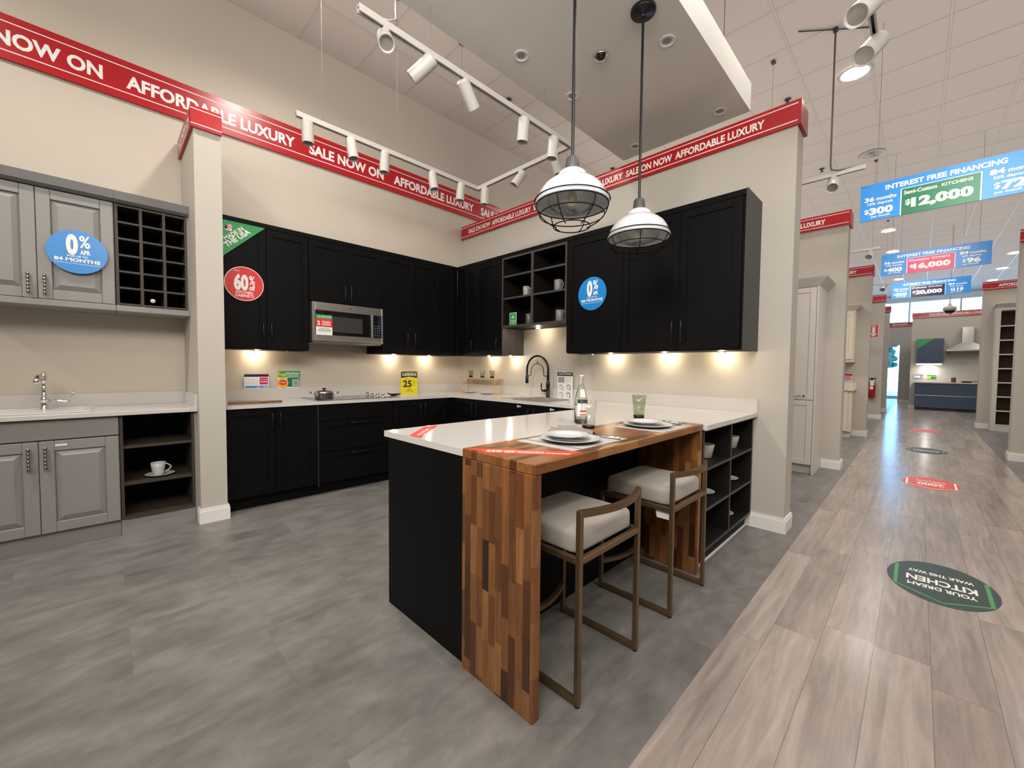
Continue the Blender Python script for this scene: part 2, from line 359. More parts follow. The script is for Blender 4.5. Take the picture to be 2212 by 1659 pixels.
def obj(name, mb, mats, parent=None, local=False, label=None, cat=None, group=None, kind=None):
    if not isinstance(mats, (list, tuple)): mats = [mats]
    xs = [Vector(q) for q in mb.v]; off = Vector((0, 0, 0)); loc = Vector((0, 0, 0))
    if parent is not None:
        if not local: off = worg(parent)
    elif not local:
        lo = [min(q[i] for q in xs) for i in range(3)]; hi = [max(q[i] for q in xs) for i in range(3)]
        off = Vector(((lo[0]+hi[0])/2, (lo[1]+hi[1])/2, lo[2])); loc = off
    me = bpy.data.meshes.new(name); me.from_pydata([q-off for q in xs], [], mb.f)
    for mm in mats: me.materials.append(mm)
    me.polygons.foreach_set('material_index', mb.m); me.polygons.foreach_set('use_smooth', mb.sm)
    bm = bmesh.new(); bm.from_mesh(me); bmesh.ops.recalc_face_normals(bm, faces=[f for f in bm.faces if f.smooth]); bm.to_mesh(me); bm.free()
    me.update(); o = bpy.data.objects.new(name, me); COL.objects.link(o); o.location = loc
    if parent is not None: o.parent = parent
    ORG[o.name] = off if (parent is not None or not local) else Vector((0, 0, 0))
    return tag(o, label, cat, group, kind)
def struct(name, mb, mats, parent=None): return obj(name, mb, mats, parent, kind='structure')
def dup(root, loc, label=None, group=None, rotz=None):
    r = root.copy(); COL.objects.link(r); r.location = loc; ORG[r.name] = Vector(loc)
    if rotz is not None: r.rotation_euler = (0, 0, rotz)
    if label: r['label'] = label
    if group: r['group'] = group
    for ch in list(root.children):
        c = ch.copy(); COL.objects.link(c); c.parent = r
        for g in list(ch.children):
            d = g.copy(); COL.objects.link(d); d.parent = c
    return r
# ------------------------------------------------------------------ the shop's shell
YB = 4.69
struct('floor', MB().box(-7, 34, -9, YB, -.1, 0), FLOORM)
struct('floor_planks', MB().box(-7, 23.5, -.885, .60, -.02, .003), PLANKM)
struct('ceiling', MB().box(-7, 26.2, -9, YB+.2, CEIL, CEIL+.1), CEILM)
g = MB()
k = 0
while 2.125-.6125*15+.6125*k < 26:
    x = 2.125-.6125*15+.6125*k; g.box(x-.009, x+.009, -9, YB, CEIL-.004, CEIL); k += 1
for k in range(23):
    y = YB-.6*k; g.box(-7, 26, y-.009, y+.009, CEIL-.005, CEIL)
struct('ceiling_grid', g, GRIDM)
struct('wall_back', MB().box(-7, 26, YB, YB+.2, 0, CEIL), WALLP)
struct('wall_left', MB().box(-7.2, -7, -9, YB+.2, 0, CEIL), WALLP)
struct('wall_front', MB().box(-7, 26, -9.2, -9, 0, CEIL), WALLP)
# glazed shop front at the far end
g = MB(); g.box(26, 26.2, -9, YB, 0, .12); g.box(26, 26.2, -9, YB, 4.42, CEIL)
for y in (4.6, 3.1, 1.6, .38, -1.2, -2.8, -4.4, -6, -7.6): g.box(26, 26.15, y-.03, y+.03, .12, 4.42)
for z in (2.75, ): g.box(26, 26.15, -9, YB, z-.04, z+.04)
struct('wall_far', g, TRIMW)
struct('window_1', MB().box(26.06, 26.075, -9, YB, .12, 4.42), PANE)

def base_board(name, x0, x1, y0, y1):
    m = MB(); m.box(x0, x1, y0, y1, 0, .095); m.box(x0+.004, x1-.004, y0+.004, y1-.004, .095, .115); struct(name, m, TRIMW)
struct('wall_return', MB().box(.515, .689, 3.962, YB, 0, 3.2), WALLP2)
base_board('baseboard_return', .501, .704, 3.947, 4.05)
def divider(x, y, y1=YB, t=.204, h=3.235):
    struct('wall_divider', MB().box(x, x+t, y, y1, 0, h), WALLP2)
    e = y if y1 == YB else y1
    s = 1 if y1 == YB else -1
    lo, hi = sorted((e-.015*s, e+.31*s))
    base_board('baseboard_divider', x-.015, x+t+.015, lo, hi)
struct('wall_divider', MB().box(3.654, 3.858, .69, YB, 0, 3.235), WALLP2)
base_board('baseboard_divider', 3.639, 3.873, .675, .96)
for x in (6.546, 10.225, 14.33, 16.95): divider(x, .67)
for x in (9.07, 13.8): divider(x, -9, -.96)
struct('wall_partition', MB().box(19.5, 19.7, -8.9, .2, 0, 3.235), WALLP2)
base_board('baseboard_partition', 19.485, 19.715, .0, .215)
g = MB(); g.box(22.8, 22.95, .97, YB, 0, 3.235); g.box(22.8, 22.95, .57, .97, 2.32, 3.235); g.box(22.8, 22.95, -3, .57, 0, 3.235)
struct('wall_passage', g, WALLP2)
base_board('baseboard_passage', 22.785, 22.8, .2, .57)
# outside the shop front
struct('ground_outside', MB().box(26.3, 70, -30, 30, -.15, -.05), M('pavement', (.55, .56, .58), .8))
tm = M('hedge_green', (.02, .06, .035), .8, var=.6, vscale=3)
def tree(x, y, h, r, label):
    t = thing('tree', label, 'tree', (x, y, -.05)); m = MB(); rnd = random.Random(int(x*10+y))
    for k in range(220):
        a = rnd.random()*6.28; rr_ = r*rnd.random()**.5*.8; zz = h*.35+rnd.random()*h*.6
        m.ball((x+rr_*math.cos(a), y+rr_*math.sin(a), zz), r*(.06+.09*rnd.random()), 6)
    obj('crown', m, tm, t); obj('trunk', MB().cyl((x, y, -.05), (x, y, h*.5), .12, .08), M('bark', (.09, .06, .04), .9), t)
tree(58, 3.2, 5.0, 2.0, 'leafy tree seen through the doorway glass at the far end')

# ------------------------------------------------------------------ suspended drywall cloud over the island
SZ = 3.542
def cloud():
    t = thing('ceiling_cloud', 'flat grey drywall ceiling panel hung over the black kitchen island', 'ceiling panel', (2.3, 1.753, SZ))
    obj('panel', MB().box(.3, 4.087, 1.13, 2.376, SZ, SZ+.237), M('cloud_paint', (.74, .72, .68), .65, var=.02), t)
    for x in (4.06, .5):
        for y in (1.36, 2.2): obj('hanger', MB().cyl((x, y, SZ+.23), (x, y, CEIL), .004, n=6), M('cable_grey', (.2, .19, .18), .4), t)
    for x, y in ((2.209, 2.14), (2.822, 1.319), (2.827, 2.138), (3.90, 1.323), (3.906, 2.14)):
        f = obj('downlight', MB().lathe([(.052, -.001), (.056, -.004), (.052, -.006), (.043, -.004), (.043, .0)], (x, y, SZ), 28), TRIMW, t)
        obj('lens', MB().lathe([(.043, -.003), (.03, -.0015), (0, -.001)], (x, y, SZ), 24, mats=[0, 1]), [TRIMW, INKG], f)
    f = obj('eyeball_downlight', MB().lathe([(.03, -.001), (.052, -.012), (.052, -.006), (.052, 0)], (2.616, 1.723, SZ), 28), CHROME, t)
    obj('lens', MB().ball((2.616, 1.723, SZ-.004), .036, 14, sc=(1, 1, .7)), GLASSBLK, f)
cloud()

# ------------------------------------------------------------------ cabinet doors and handles
def shaker(p, a0, a1, b0, b1, name='door', parent=None, mat=BLACK, fwid=.06, c=.02, rec=.009):
    m = MB(); e = .0015
    a0, a1 = a0+e, a1-e; b0, b1 = b0+e, b1-e
    m.pbox(p, a0, a0+fwid, b0, b1, 0, c, 0, .0015); m.pbox(p, a1-fwid, a1, b0, b1, 0, c, 0, .0015)
    m.pbox(p, a0+fwid, a1-fwid, b0, b0+fwid, 0, c, 0, .0015); m.pbox(p, a0+fwid, a1-fwid, b1-fwid, b1, 0, c, 0, .0015)
    m.pbox(p, a0+fwid-.004, a1-fwid+.004, b0+fwid-.004, b1-fwid+.004, 0, c-rec)
    return obj(name, m, mat, parent)
def raised(p, a0, a1, b0, b1, parent=None, mat=GREY, fwid=.068, c=.02):
    m = MB(); e = .0015; a0, a1 = a0+e, a1-e; b0, b1 = b0+e, b1-e
    m.pbox(p, a0, a0+fwid, b0, b1, 0, c, 0, .003); m.pbox(p, a1-fwid, a1, b0, b1, 0, c, 0, .003)
    m.pbox(p, a0+fwid, a1-fwid, b0, b0+fwid, 0, c, 0, .003); m.pbox(p, a0+fwid, a1-fwid, b1-fwid, b1, 0, c, 0, .003)
    A0, A1, B0, B1 = a0+fwid, a1-fwid, b0+fwid, b1-fwid; q = .004; s_ = .036
    vs = [p(A0, B0, q), p(A1, B0, q), p(A1, B1, q), p(A0, B1, q), p(A0+s_, B0+s_, c-.001), p(A1-s_, B0+s_, c-.001), p(A1-s_, B1-s_, c-.001), p(A0+s_, B1-s_, c-.001)]
    m.add(vs, [(0, 1, 5, 4), (1, 2, 6, 5), (2, 3, 7, 6), (3, 0, 4, 7), (4, 5, 6, 7)])
    return obj('door', m, mat, parent)
def bar_pull(p, a, b0, b1, parent, mat=BLKM, c=.02, horiz=False):
    m = MB(); L = b1-b0
    def q(t, o): return p(t, a, o) if horiz else p(a, t, o)
    for t in (b0+.006, b1-.006): m.cyl(q(t, c), q(t, c+.026), .0055, n=10)
    pts = [q(b0+L*k/10, c+.024+.010*math.sin(math.pi*k/10)) for k in range(11)]
    m.tube(pts, .0058, 8)
    return obj('handle', m, mat, parent)
def bead_pull(p, a, b0, b1, parent):
    m = MB(); L = b1-b0; c = .02
    for t in (b0+.012, b1-.012): m.cyl(p(a, t, c), p(a, t, c+.03), .006, n=10)
    prof = []
    for k in range(41):
        t = k/40; r = .0045+.0045*abs(math.sin(t*math.pi*6))**.8
        prof.append((r if 0 < k < 40 else .002, L*t))
    m.lathe(prof, p(a, b0, c+.032), 12, ax=(0, 0, 1))
    return obj('handle', m, NICKEL, parent)

# ------------------------------------------------------------------ black kitchen, back run
PB = PY(4.07); 
def carcass_base(t, p, a0, a1, depth, z1=.884, mat=BLACK):
    m = MB(); m.pbox(p, a0, a1, .11, z1, -depth, -.001); obj('carcass', m, mat, t)
    obj('toe_kick', MB().pbox(p, a0, a1, 0, .11, -depth, -.05), mat, t)
t = thing('base_cabinet', 'black two-door base cabinet under the worktop against the white pillar', 'cabinet', (1.07, 4.38, 0), 'black base cabinets')
carcass_base(t, PB, .70, 1.44, .61)
for a0, a1, h in ((.70, 1.071, 1.041), (1.071, 1.428, 1.106)):
    d = shaker(PB, a0, a1, .115, .876, parent=t); bar_pull(PB, h, .683, .832, d)
obj('filler_strip', MB().pbox(PB, 1.430, 1.442, .09, .88, 0, .021), M('black_edge', (.016, .016, .017), .45), t)
t = thing('base_cabinet', 'black three-drawer base cabinet under the glass hob', 'cabinet', (1.83, 4.38, 0), 'black base cabinets')
carcass_base(t, PB, 1.444, 2.22, .61)
for b0, b1, hz, shk in ((.72, .876, None, 0), (.418, .716, .688, 1), (.115, .414, .384, 1)):
    if shk: d = shaker(PB, 1.446, 2.218, b0, b1, 'drawer', t, fwid=.055)
    else: d = obj('drawer', MB().pbox(PB, 1.448, 2.216, b0, b1, 0, .02, 0, .002), BLACK, t)
    if hz: bar_pull(PB, hz, 1.745, 1.925, d, horiz=True)
t = thing('base_cabinet', 'black two-door base cabinet below the yellow clearance card', 'cabinet', (2.6, 4.38, 0), 'black base cabinets')
carcass_base(t, PB, 2.222, 3.04, .61)
for a0, a1, h in ((2.222, 2.583, 2.552), (2.583, 2.95, 2.614)):
    d = shaker(PB, a0, a1, .115, .876, parent=t); bar_pull(PB, h, .683, .832, d)
PW = PX(3.04)
t = thing('base_cabinet', 'black sink base cabinet run with white child latches below the black faucet', 'cabinet', (3.35, 2.98, 0), 'black base cabinets')
carcass_base(t, PW, -4.07, -1.99, .61, .69)
obj('carcass_rail', MB().pbox(PW, -4.07, -1.99, .6905, .884, -.05, -.001), BLACK, t)
for k, (y0, y1, hy) in enumerate(((4.02, 3.60, 3.64), (3.60, 3.18, 3.56), (3.18, 2.72, 2.76), (2.72, 2.26, 2.68))):
    d = shaker(PW, -y0, -y1, .115, .876, parent=t); bar_pull(PW, -hy, .69, .84, d)
for y in (2.90, 2.46):
    m = MB(); m.pbox(PW, -y-.02, -y+.02, .848, .862, .02, .03, 0, .003); m.pbox(PW, -y-.028, -y-.014, .842, .868, .02, .033, 0, .003); obj('child_latch', m, WHITEM, t, label='small white child latch')

PU = PY(4.326); UB, UT = 1.402, 2.516
def upper(label, p, a0, a1, depth, b0, doors, loc, rail=True, group='black wall cabinets'):
    t = thing('wall_cabinet', label, 'cabinet', loc, group)
    obj('carcass', MB().pbox(p, a0, a1, b0, UT, -depth, -.001), BLACK, t)
    if rail: obj('top_rail', MB().pbox(p, a0, a1, UT+.001, 2.56, -depth, .014), BLACK, t)
    for x0, x1, h, b0d, hb in doors:
        d = shaker(p, x0, x1, b0d, UT-.003, parent=t)
        if h is not None: bar_pull(p, h, hb[0], hb[1], d)
    return t
def puck(x, y, z, t, power=2.0):
    obj('puck_light', MB().lathe([(.034, 0), (.034, -.008), (.026, -.010), (.026, -.0085), (0, -.0085)], (x, y, z), 24, mats=[0, 0, 0, 1]), [STEEL, PUCK], t)
    lamp('POINT', 'puck_lamp', (x, y, z-.022), None, power, (1, .80, .54), shadow_soft_size=.012)
H = (1.473, 1.648)
t = upper('tall black wall cabinet with red and green stickers beside the white pillar', PU, .70, 1.449, .364, UB, ((.70, 1.0785, 1.043, 1.408, H), (1.0785, 1.447, 1.110, 1.408, H)), (1.07, 4.5, UB))
puck(1.06, 4.60, UB, t, 2.6)
upper('short black wall cabinet above the stainless microwave', PU, 1.451, 2.229, .364, 1.905, ((1.451, 1.835, 1.803, 1.908, (1.918, 2.105)), (1.835, 2.229, 1.866, 1.908, (1.918, 2.105))), (1.84, 4.5, 1.905))
t = upper('tall black wall cabinet between the microwave and the corner', PU, 2.231, 2.955, .364, UB, ((2.231, 2.59, 2.54, 1.408, (1.50, 1.652)), (2.59, 2.955, 2.64, 1.408, (1.50, 1.652))), (2.59, 4.5, UB))
puck(2.53, 4.60, UB, t, 2.6); puck(3.04, 4.60, UB, t, 2.6)
upper('narrow black corner wall cabinet on the back wall', PU, 2.957, 3.3035, .364, UB, ((2.957, 3.25, None, 1.408, None),), (3.12, 4.5, UB))
PV = PX(3.304)
t = upper('tall black wall cabinet on the divider wall in the corner', PV, -4.3255, -3.456, .349, UB, ((-4.16, -3.93, -3.979, 1.408, (1.47, 1.60)), (-3.93, -3.456, -3.518, 1.408, (1.47, 1.60))), (3.48, 3.88, UB))
m = MB()
for k in range(3): m.box(3.288+.122*k, 3.288+.122*(k+1)-.004, 3.446, 3.455, UB, 1.714)
obj('grooved_side_panel', m, BLACKP, t)
puck(3.56, 3.98, UB, t, 2.2); puck(3.56, 3.58, UB, t, 2.2)

# open shelf unit above the sink
t = thing('open_shelf_unit', 'black open wall shelf of six compartments holding mugs above the sink', 'shelf', (3.48, 2.985, 1.715))
m = MB(); m.box(3.635, 3.653, 2.518, 3.452, 1.715, UT); obj('back_panel', m, BLACKI, t)
def edged(x0, x1, y0, y1, z0, z1, name, th_axis):
    m = MB(); m.box(x0, x1, y0, y1, z0, z1); m.box(x0-.002, x0, y0, y1, z0, z1, 1); return obj(name, m, [BLACKI, BLACKE], t)
edged(3.284, 3.634, 3.434, 3.454, 1.74, UT, 'side_board', 0); edged(3.284, 3.634, 2.517, 2.537, 1.74, UT, 'side_board', 0)
edged(3.284, 3.634, 2.517, 3.454, 1.715, 1.74, 'bottom_board', 0); edged(3.284, 3.634, 2.538, 3.433, 2.494, UT, 'top_board', 0)
edged(3.284, 3.634, 2.966, 3.0, 1.741, 2.493, 'upright', 0)
for z in (2.287, 2.036):
    edged(3.284, 3.634, 3.001, 3.433, z, z+.02, 'shelf', 0); edged(3.284, 3.634, 2.538, 2.965, z, z+.02, 'shelf', 0)
obj('top_rail', MB().pbox(PV, -3.454, -2.517, UT+.001, 2.56, -.35, .014), BLACK, t)
puck(3.52, 3.10, 1.714, t, 2.6)

t = upper('wide black wall cabinet with a blue disc sticker on the divider wall', PV, -2.515, -1.901, .349, UB, ((-2.515, -1.901, None, 1.408, None),), (3.48, 2.2, UB))
puck(3.56, 2.17, UB, t, 2.6)
t = upper('black two-door wall cabinet at the open end of the divider wall', PV, -1.899, -.917, .349, UB, ((-1.899, -1.39, -1.428, 1.408, (1.468, 1.648)), (-1.39, -.935, -1.352, 1.408, (1.468, 1.648))), (3.48, 1.4, UB))
obj('end_panel', MB().box(3.284, 3.653, .905, .916, UB-.002, 2.56), M('black_side', (.032, .031, .031), .5), t)
puck(3.56, 1.62, UB, t, 2.6); puck(3.56, 1.14, UB, t, 2.6)
for p0, x, y in (('a', 1.37, 4.50), ('b', 3.5, 2.42)):
    m = MB(); m.box(x-.07, x+.07, y-.02, y+.02, UB-.014, UB, 0, .003) if p0 == 'a' else m.box(x-.02, x+.02, y-.08, y+.08, UB-.014, UB, 0, .003)
    tag(obj('light_driver', m, WHITEM), 'small white driver box under the wall cabinet %s' % ('left of the microwave' if p0 == 'a' else 'right of the black faucet'), 'driver box')

# worktop (back run + divider run + peninsula) with an opening for the sink
SX0, SX1, SY0, SY1 = 3.11, 3.50, 2.66, 3.30
m = MB(); wz0, wz1 = .884, .914
m.box(.692, 3.653, 4.035, YB-.001, wz0, wz1)
m.box(3.02, 3.653, SY1, 4.035, wz0, wz1); m.box(3.02, SX0, SY0, SY1, wz0, wz1); m.box(SX1, 3.653, SY0, SY1, wz0, wz1)
m.box(2.56, 3.653, 1.992, SY0, wz0, wz1) if False else m.box(3.02, 3.653, 1.992, SY0, wz0, wz1)
m.box(1.04, 3.653, 1.314, 1.992, wz0, wz1); m.box(2.5635, 3.653, .889, 1.314, wz0, wz1)
wt = obj('worktop', m, QUARTZ); tag(wt, 'white quartz worktop running round the back, sink side and peninsula', 'worktop')
m = MB(); m.box(.698, 3.632, 4.668, YB-.001, .9145, 1.022); m.box(3.632, 3.653, .889, YB-.001, .9145, 1.022); m.box(.698, .716, 4.05, 4.667, .9145, 1.022)
obj('backsplash', m, QUARTZ, wt)

# peninsula cabinet and the open shelves at its wall end
t = thing('island_cabinet', 'black panelled island cabinet under the peninsula worktop', 'cabinet', (1.8, 1.64, 0))
obj('end_panel', MB().box(1.046, 1.066, 1.318, 1.955, 0, .8835), BLACK, t)
obj('back_panel', MB().box(1.067, 2.55, 1.318, 1.336, 0, .8835), BLACK, t)
obj('carcass', MB().box(1.067, 2.99, 1.337, 1.935, .0, .8835), BLACK, t)
t = thing('open_shelf_unit', 'black open base shelves holding bowls under the worktop end', 'shelf', (3.1, 1.12, 0))
m = MB(); m.box(2.58, 3.636, 1.30, 1.316, .10, .8835); obj('back_panel', m, BLACKI, t)
def edgy(x0, x1, z0, z1, name):
    m = MB(); m.box(x0, x1, .917, 1.299, z0, z1); m.box(x0, x1, .915, .917, z0, z1, 1); obj(name, m, [BLACKI, BLACKE], t)
edgy(2.58, 2.598, .12, .883, 'side_board'); edgy(3.618, 3.638, .12, .883, 'side_board'); edgy(2.58, 3.638, .10, .119, 'bottom_board')
edgy(2.599, 3.617, .868, .883, 'top_board'); edgy(3.104, 3.124, .12, .867, 'upright')
for z in (.617, .358): edgy(2.599, 3.103, z, z+.018, 'shelf'); edgy(3.125, 3.617, z, z+.018, 'shelf')
obj('toe_kick', MB().box(2.58, 3.636, .955, .975, .008, .0995), BLACK, t)
obj('floor_strip', MB().box(2.58, 3.636, .943, .954, 0, .008), CARDW, t, label='thin pale strip along the floor')

# butcher-block breakfast bar
t = thing('breakfast_bar', 'walnut butcher-block waterfall breakfast bar wrapped round the island', 'breakfast bar', (1.8, 1.11, 0))
obj('top', MB().box(1.030, 2.562, .912, 1.3125, .883, .921, 0, .003), BUTCH, t)
obj('leg', MB().box(1.030, 1.068, .914, 1.313, 0, .8825, 0, .003), BUTCHV, t)
obj('leg', MB().box(2.520, 2.558, .914, 1.313, 0, .8825, 0, .003), BUTCHV, t)
m = MB()
for z in (.15, .25, .38): m.cyl((2.5585, .935, z), (2.563, .935, z), .008, n=10)
obj('fixing', m, CHROME, t)
# ------------------------------------------------------------------ sale banners
def banner(label, p, a0, a1, b0, b1, texts, cap, lines=(.17, .81), end=None, group='red sale banners', tk=.02):
    m = MB(); m.pbox(p, a0, a1, b0, b1, -tk, 0)
    o = obj('sale_banner', m, RED); tag(o, label, 'banner', group)
    if end: m = MB(); end(m); obj('end_cap', m, RED, o)
    H_ = b1-b0; l = MB()
    for q in lines: l.rect(p, a0, a1, b1-q*H_-.0035, b1-q*H_+.0035, .0012)
    for s, x0, x1 in texts: l.text(p, s, x0, b0+H_*.5-cap/2, cap, .0012, w=x1-x0, bold=.035)
    if l.f: obj('lettering', l, WHT, o, label='white lettering')
    return o
tx = []
for k in range(-1, 2):
    d = 2.4*k
    tx += [('AFFORDABLE LUXURY', .175+d, 1.45+d), ('SALE NOW ON', 1.588+d, 2.44+d)]
tx += [('AFFORDABLE LUXURY', 2.574+2.4, 3.85+2.4)]
banner('very long red sale banner with white letters along the back wall', PY(4.666), -3.2, 7.5, 3.415, 3.728, tx, .107)
W2P = PX(3.632)
tx = []
for y in (4.508, 3.295, 2.081): tx += [('SALE ON NOW', -y, -y+.455), ('AFFORDABLE LUXURY', -y+.483, -y+1.178)]
def wrap(x0, x1, y):
    return lambda m: (m.box(x0, x1, y-.022, y-.002, 3.062, 3.241), m.box(x1-.02, x1, y-.001, y+.5, 3.062, 3.241))
banner('red sale banner with white letters along the top of the black kitchen divider wall', W2P, -4.668, -.6885, 3.062, 3.241, tx, .062, (.15, .84), wrap(3.632, 3.88, .69))
for i, (x, lab) in enumerate(((6.546, 'red sale banner on the second divider wall, above the white pantry cupboard'), (10.225, 'red sale banner on the third divider wall, above the cream wall cabinet'), (14.33, 'red sale banner on the divider wall with the fire extinguisher'), (16.95, 'small red sale banner on the last divider wall by the bright shop front'))):
    y = .67; tx = [('AFFORDABLE LUXURY', -.2-y-.695-.03, -y-.23), ('SALE ON NOW', -2.3, -1.85+.05)]
    banner(lab, PX(x-.022), -4.668, -y+.0015, 3.062, 3.241, tx, .062, (.15, .84), wrap(x-.022, x+.226, y+.0))
for x, lab in ((9.07, 'red sale banner on the divider wall cut by the frame edge'), (13.8, 'red sale banner above the open white shelving unit')):
    banner(lab, PX(x-.022), .94, 8.5, 3.062, 3.241, [('AFFORDABLE LUXURY', 1.17, 1.87), ('SALE ON NOW', 1.92, 2.38)], .062, (.15, .84))
banner('red sale banner across the wall of the slate blue kitchen', PX(19.478), -.21, 8.5, 3.062, 3.241, [('SALE ON NOW', .2, .66), ('AFFORDABLE LUXURY', .70, 1.40), ('SALE ON NOW', 1.5, 1.95)], .062, (.15, .84))
banner('faint red sale banner over the passage to the shop front', PX(22.778), -4.6, -.0, 3.062, 3.241, [('SALE ON NOW', -.82, -.36)], .062, (.15, .84))
# banner wrapped round the short return wall
m = MB(); m.box(.497, .692, 3.938, 3.96, 3.055, 3.213); m.box(.495, .514, 3.961, 4.664, 3.055, 3.213)
o = obj('sale_banner', m, RED); tag(o, 'short red banner wrapped round the top of the white pillar', 'banner', 'red sale banners')
l = MB(); q = PY(3.938)
for z in (3.19, 3.08): l.rect(q, .497, .692, z-.003, z+.003, .0012); l.rect(P((.495, 0, 0), (0, -1, 0), (0, 0, 1)), -4.664, -3.938, z-.003, z+.003, .0012)
l.text(PX(.495), 'SALE NOW ON', -4.6, 3.105, .06, .0012, w=.6, bold=.035)
obj('lettering', l, WHT, o, label='white lines and lettering')

# ------------------------------------------------------------------ stickers
def round_sticker(label, p, a, b, r, mat, paint, rim=False):
    m = MB(); m.disc(p, a, b, r, .0012, 0, 64, t=.0012)
    o = obj('sticker', m, mat); tag(o, label, 'sticker'); l = MB(); paint(l)
    if rim:
        n = 64
        for k in range(n):
            t0, t1 = 2*math.pi*k/n, 2*math.pi*(k+1)/n
            l.poly([p(a+rr_*math.cos(t), b+rr_*math.sin(t), .0018) for rr_, t in ((r*.985, t0), (r*.985, t1), (r*.955, t1), (r*.955, t0))])
    obj('lettering', l, WHT, o, label='white lettering'); return o
def apr(p, a, b, r):
    def f(l):
        l.text(p, '0', a-.37*r, b-.09*r, .94*r, .002, w=.39*r, bold=.05); l.text(p, '%', a+.06*r, b+.24*r, .56*r, .002, w=.36*r, bold=.02)
        l.text(p, 'APR', a+.08*r, b-.09*r, .22*r, .002, w=.34*r, bold=.035); l.text(p, 'FOR UP TO', a, b-.25*r, .085*r, .002, w=.66*r, al='c')
        l.text(p, '84 MONTHS', a, b-.46*r, .16*r, .002, w=1.5*r, al='c', bold=.035); l.rect(p, a-.74*r, a+.74*r, b-.56*r, b-.545*r, .002)
    return f
p = PY(4.281); round_sticker('round blue 0% APR sticker on the grey cabinet door', p, -.118, 2.05, .152, BLUE, apr(p, -.118, 2.05, .152))
p = PX(3.283); round_sticker('round blue 0% APR sticker on the black wall cabinet', p, -2.215, 1.963, .157, BLUE, apr(p, -2.215, 1.963, .157))
p = PY(4.305)
def sixty(l):
    a, b, r = .903, 1.983, .153
    l.text(p, '60', a-.52*r, b-.33*r, .92*r, .002, w=.72*r, bold=.05); l.text(p, '%', a+.25*r, b+.0*r, .52*r, .002, w=.28*r); l.text(p, 'off', a+.24*r, b-.33*r, .30*r, .002, w=.30*r, bold=.035)
    l.text(p, 'UP TO', a-.5*r, b+.68*r, .07*r, .002, w=.25*r); l.text(p, 'KITCHEN', a, b-.57*r, .15*r, .002, w=.84*r, al='c', bold=.02); l.text(p, 'CABINETS', a, b-.76*r, .15*r, .002, w=.94*r, al='c', bold=.02)
round_sticker('round red 60% off sticker on the black wall cabinet door', p, .903, 1.983, .153, REDS, sixty, True)
m = MB(); m.prism(p, [(.735, 2.515), (1.072, 2.515), (.735, 2.190)], 0, .0012)
o = obj('sticker', m, GREEN); tag(o, 'triangular green MADE IN THE USA sticker on the black wall cabinet corner', 'sticker')
l = MB(); ang = math.atan2(.317, .35)
l.text(p, 'MADE IN', .772, 2.338, .036, .002, rot=ang, bold=.03, w=.185); l.text(p, 'THE USA', .778, 2.281, .045, .002, rot=ang, bold=.035, w=.245)
obj('lettering', l, WHT, o, label='white lettering')
def heart(t, s):
    return (s*16*math.sin(t)**3/16, s*(13*math.cos(t)-5*math.cos(2*t)-2*math.cos(3*t)-math.cos(4*t))/16)
l = MB(); hc = (.792, 2.452)
hp = [heart(2*math.pi*k/40, .034) for k in range(40)]; ca, sa = math.cos(ang), math.sin(ang)
pt = lambda x, y, c: p(hc[0]+x*ca-y*sa, hc[1]+x*sa+y*ca, c)
l.poly([pt(x, y, .0018) for x, y in hp], 0)
for k in range(3): l.poly([pt(x, y, .0024) for x, y in ((-.02, -.012+k*.014), (.03, -.012+k*.014), (.03, -.006+k*.014), (-.02, -.006+k*.014))], 1)
l.poly([pt(x, y, .0028) for x, y in ((-.03, .002), (-.002, .002), (-.002, .026), (-.026, .026))], 2)
obj('flag_heart', l, [WHT, REDS, NAVY], o, label='heart with stars and stripes')

# ------------------------------------------------------------------ microwave
t = thing('microwave', 'stainless over-the-range microwave under the short black cabinet', 'microwave', (1.845, 4.47, 1.49))
pm = PY(4.275); A0, A1, B0, B1 = 1.466, 2.226, 1.505, 1.898
obj('body', MB().box(A0, A1, 4.31, YB-.002, B0, B1), M('dark_case', (.05, .05, .05), .5), t)
obj('underside', MB().box(A0+.01, A1-.01, 4.30, YB-.01, B0-.016, B0-.0005, 0, .004), STEEL, t)
m = MB(); m.pbox(pm, A0, A0+.035, B0, B1, -.034, 0, 0, .004); m.pbox(pm, A1-.02, A1, B0, B1, -.034, 0, 0, .004)
m.pbox(pm, A0+.035, A1-.02, B1-.082, B1, -.034, 0, 0, .003); m.pbox(pm, A0+.035, A1-.02, B0, B0+.066, -.034, 0, 0, .003)
obj('front_frame', m, STEEL, t)
m = MB(); m.pbox(pm, A0+.0355, 2.075, B0+.067, B1-.083, -.034, -.002); w = obj('window', m, GLASSBLK, t)
obj('mesh_screen', MB().pbox(pm, 1.66, 1.985, B0+.10, B1-.135, -.002, -.0012), M('mw_screen', (.035, .034, .033), .3), w)
obj('handle', MB().pbox(pm, 2.078, 2.104, B0+.066, B1-.082, -.03, .022, 0, .006), STEEL, t)
m = MB(); m.pbox(pm, 2.106, A1-.0205, B0+.067, B1-.083, -.034, -.001)
for i in range(3):
    for j in range(5): m.pbox(pm, 2.122+.026*i, 2.138+.026*i, B0+.085+.026*j, B0+.096+.026*j, -.001, .0003, 1)
obj('control_panel', m, [GLASSBLK, M('key_grey', (.09, .09, .1), .4)], t)
obj('badge', MB().cyl((1.85, 4.2749, B1-.04), (1.85, 4.273, B1-.04), .011, n=20), NICKEL, t)
pl = PY(4.272)
m = MB(); a0, a1 = 1.502, 1.662; b0, b1 = 1.568, 1.772
m.pbox(pl, a0, a1, b0, b1, -.001, 0, 0); m.rect(pl, a0, a1, 1.732, b1, .0008, 1); m.rect(pl, a0, a1, 1.65, 1.732, .0008, 2)
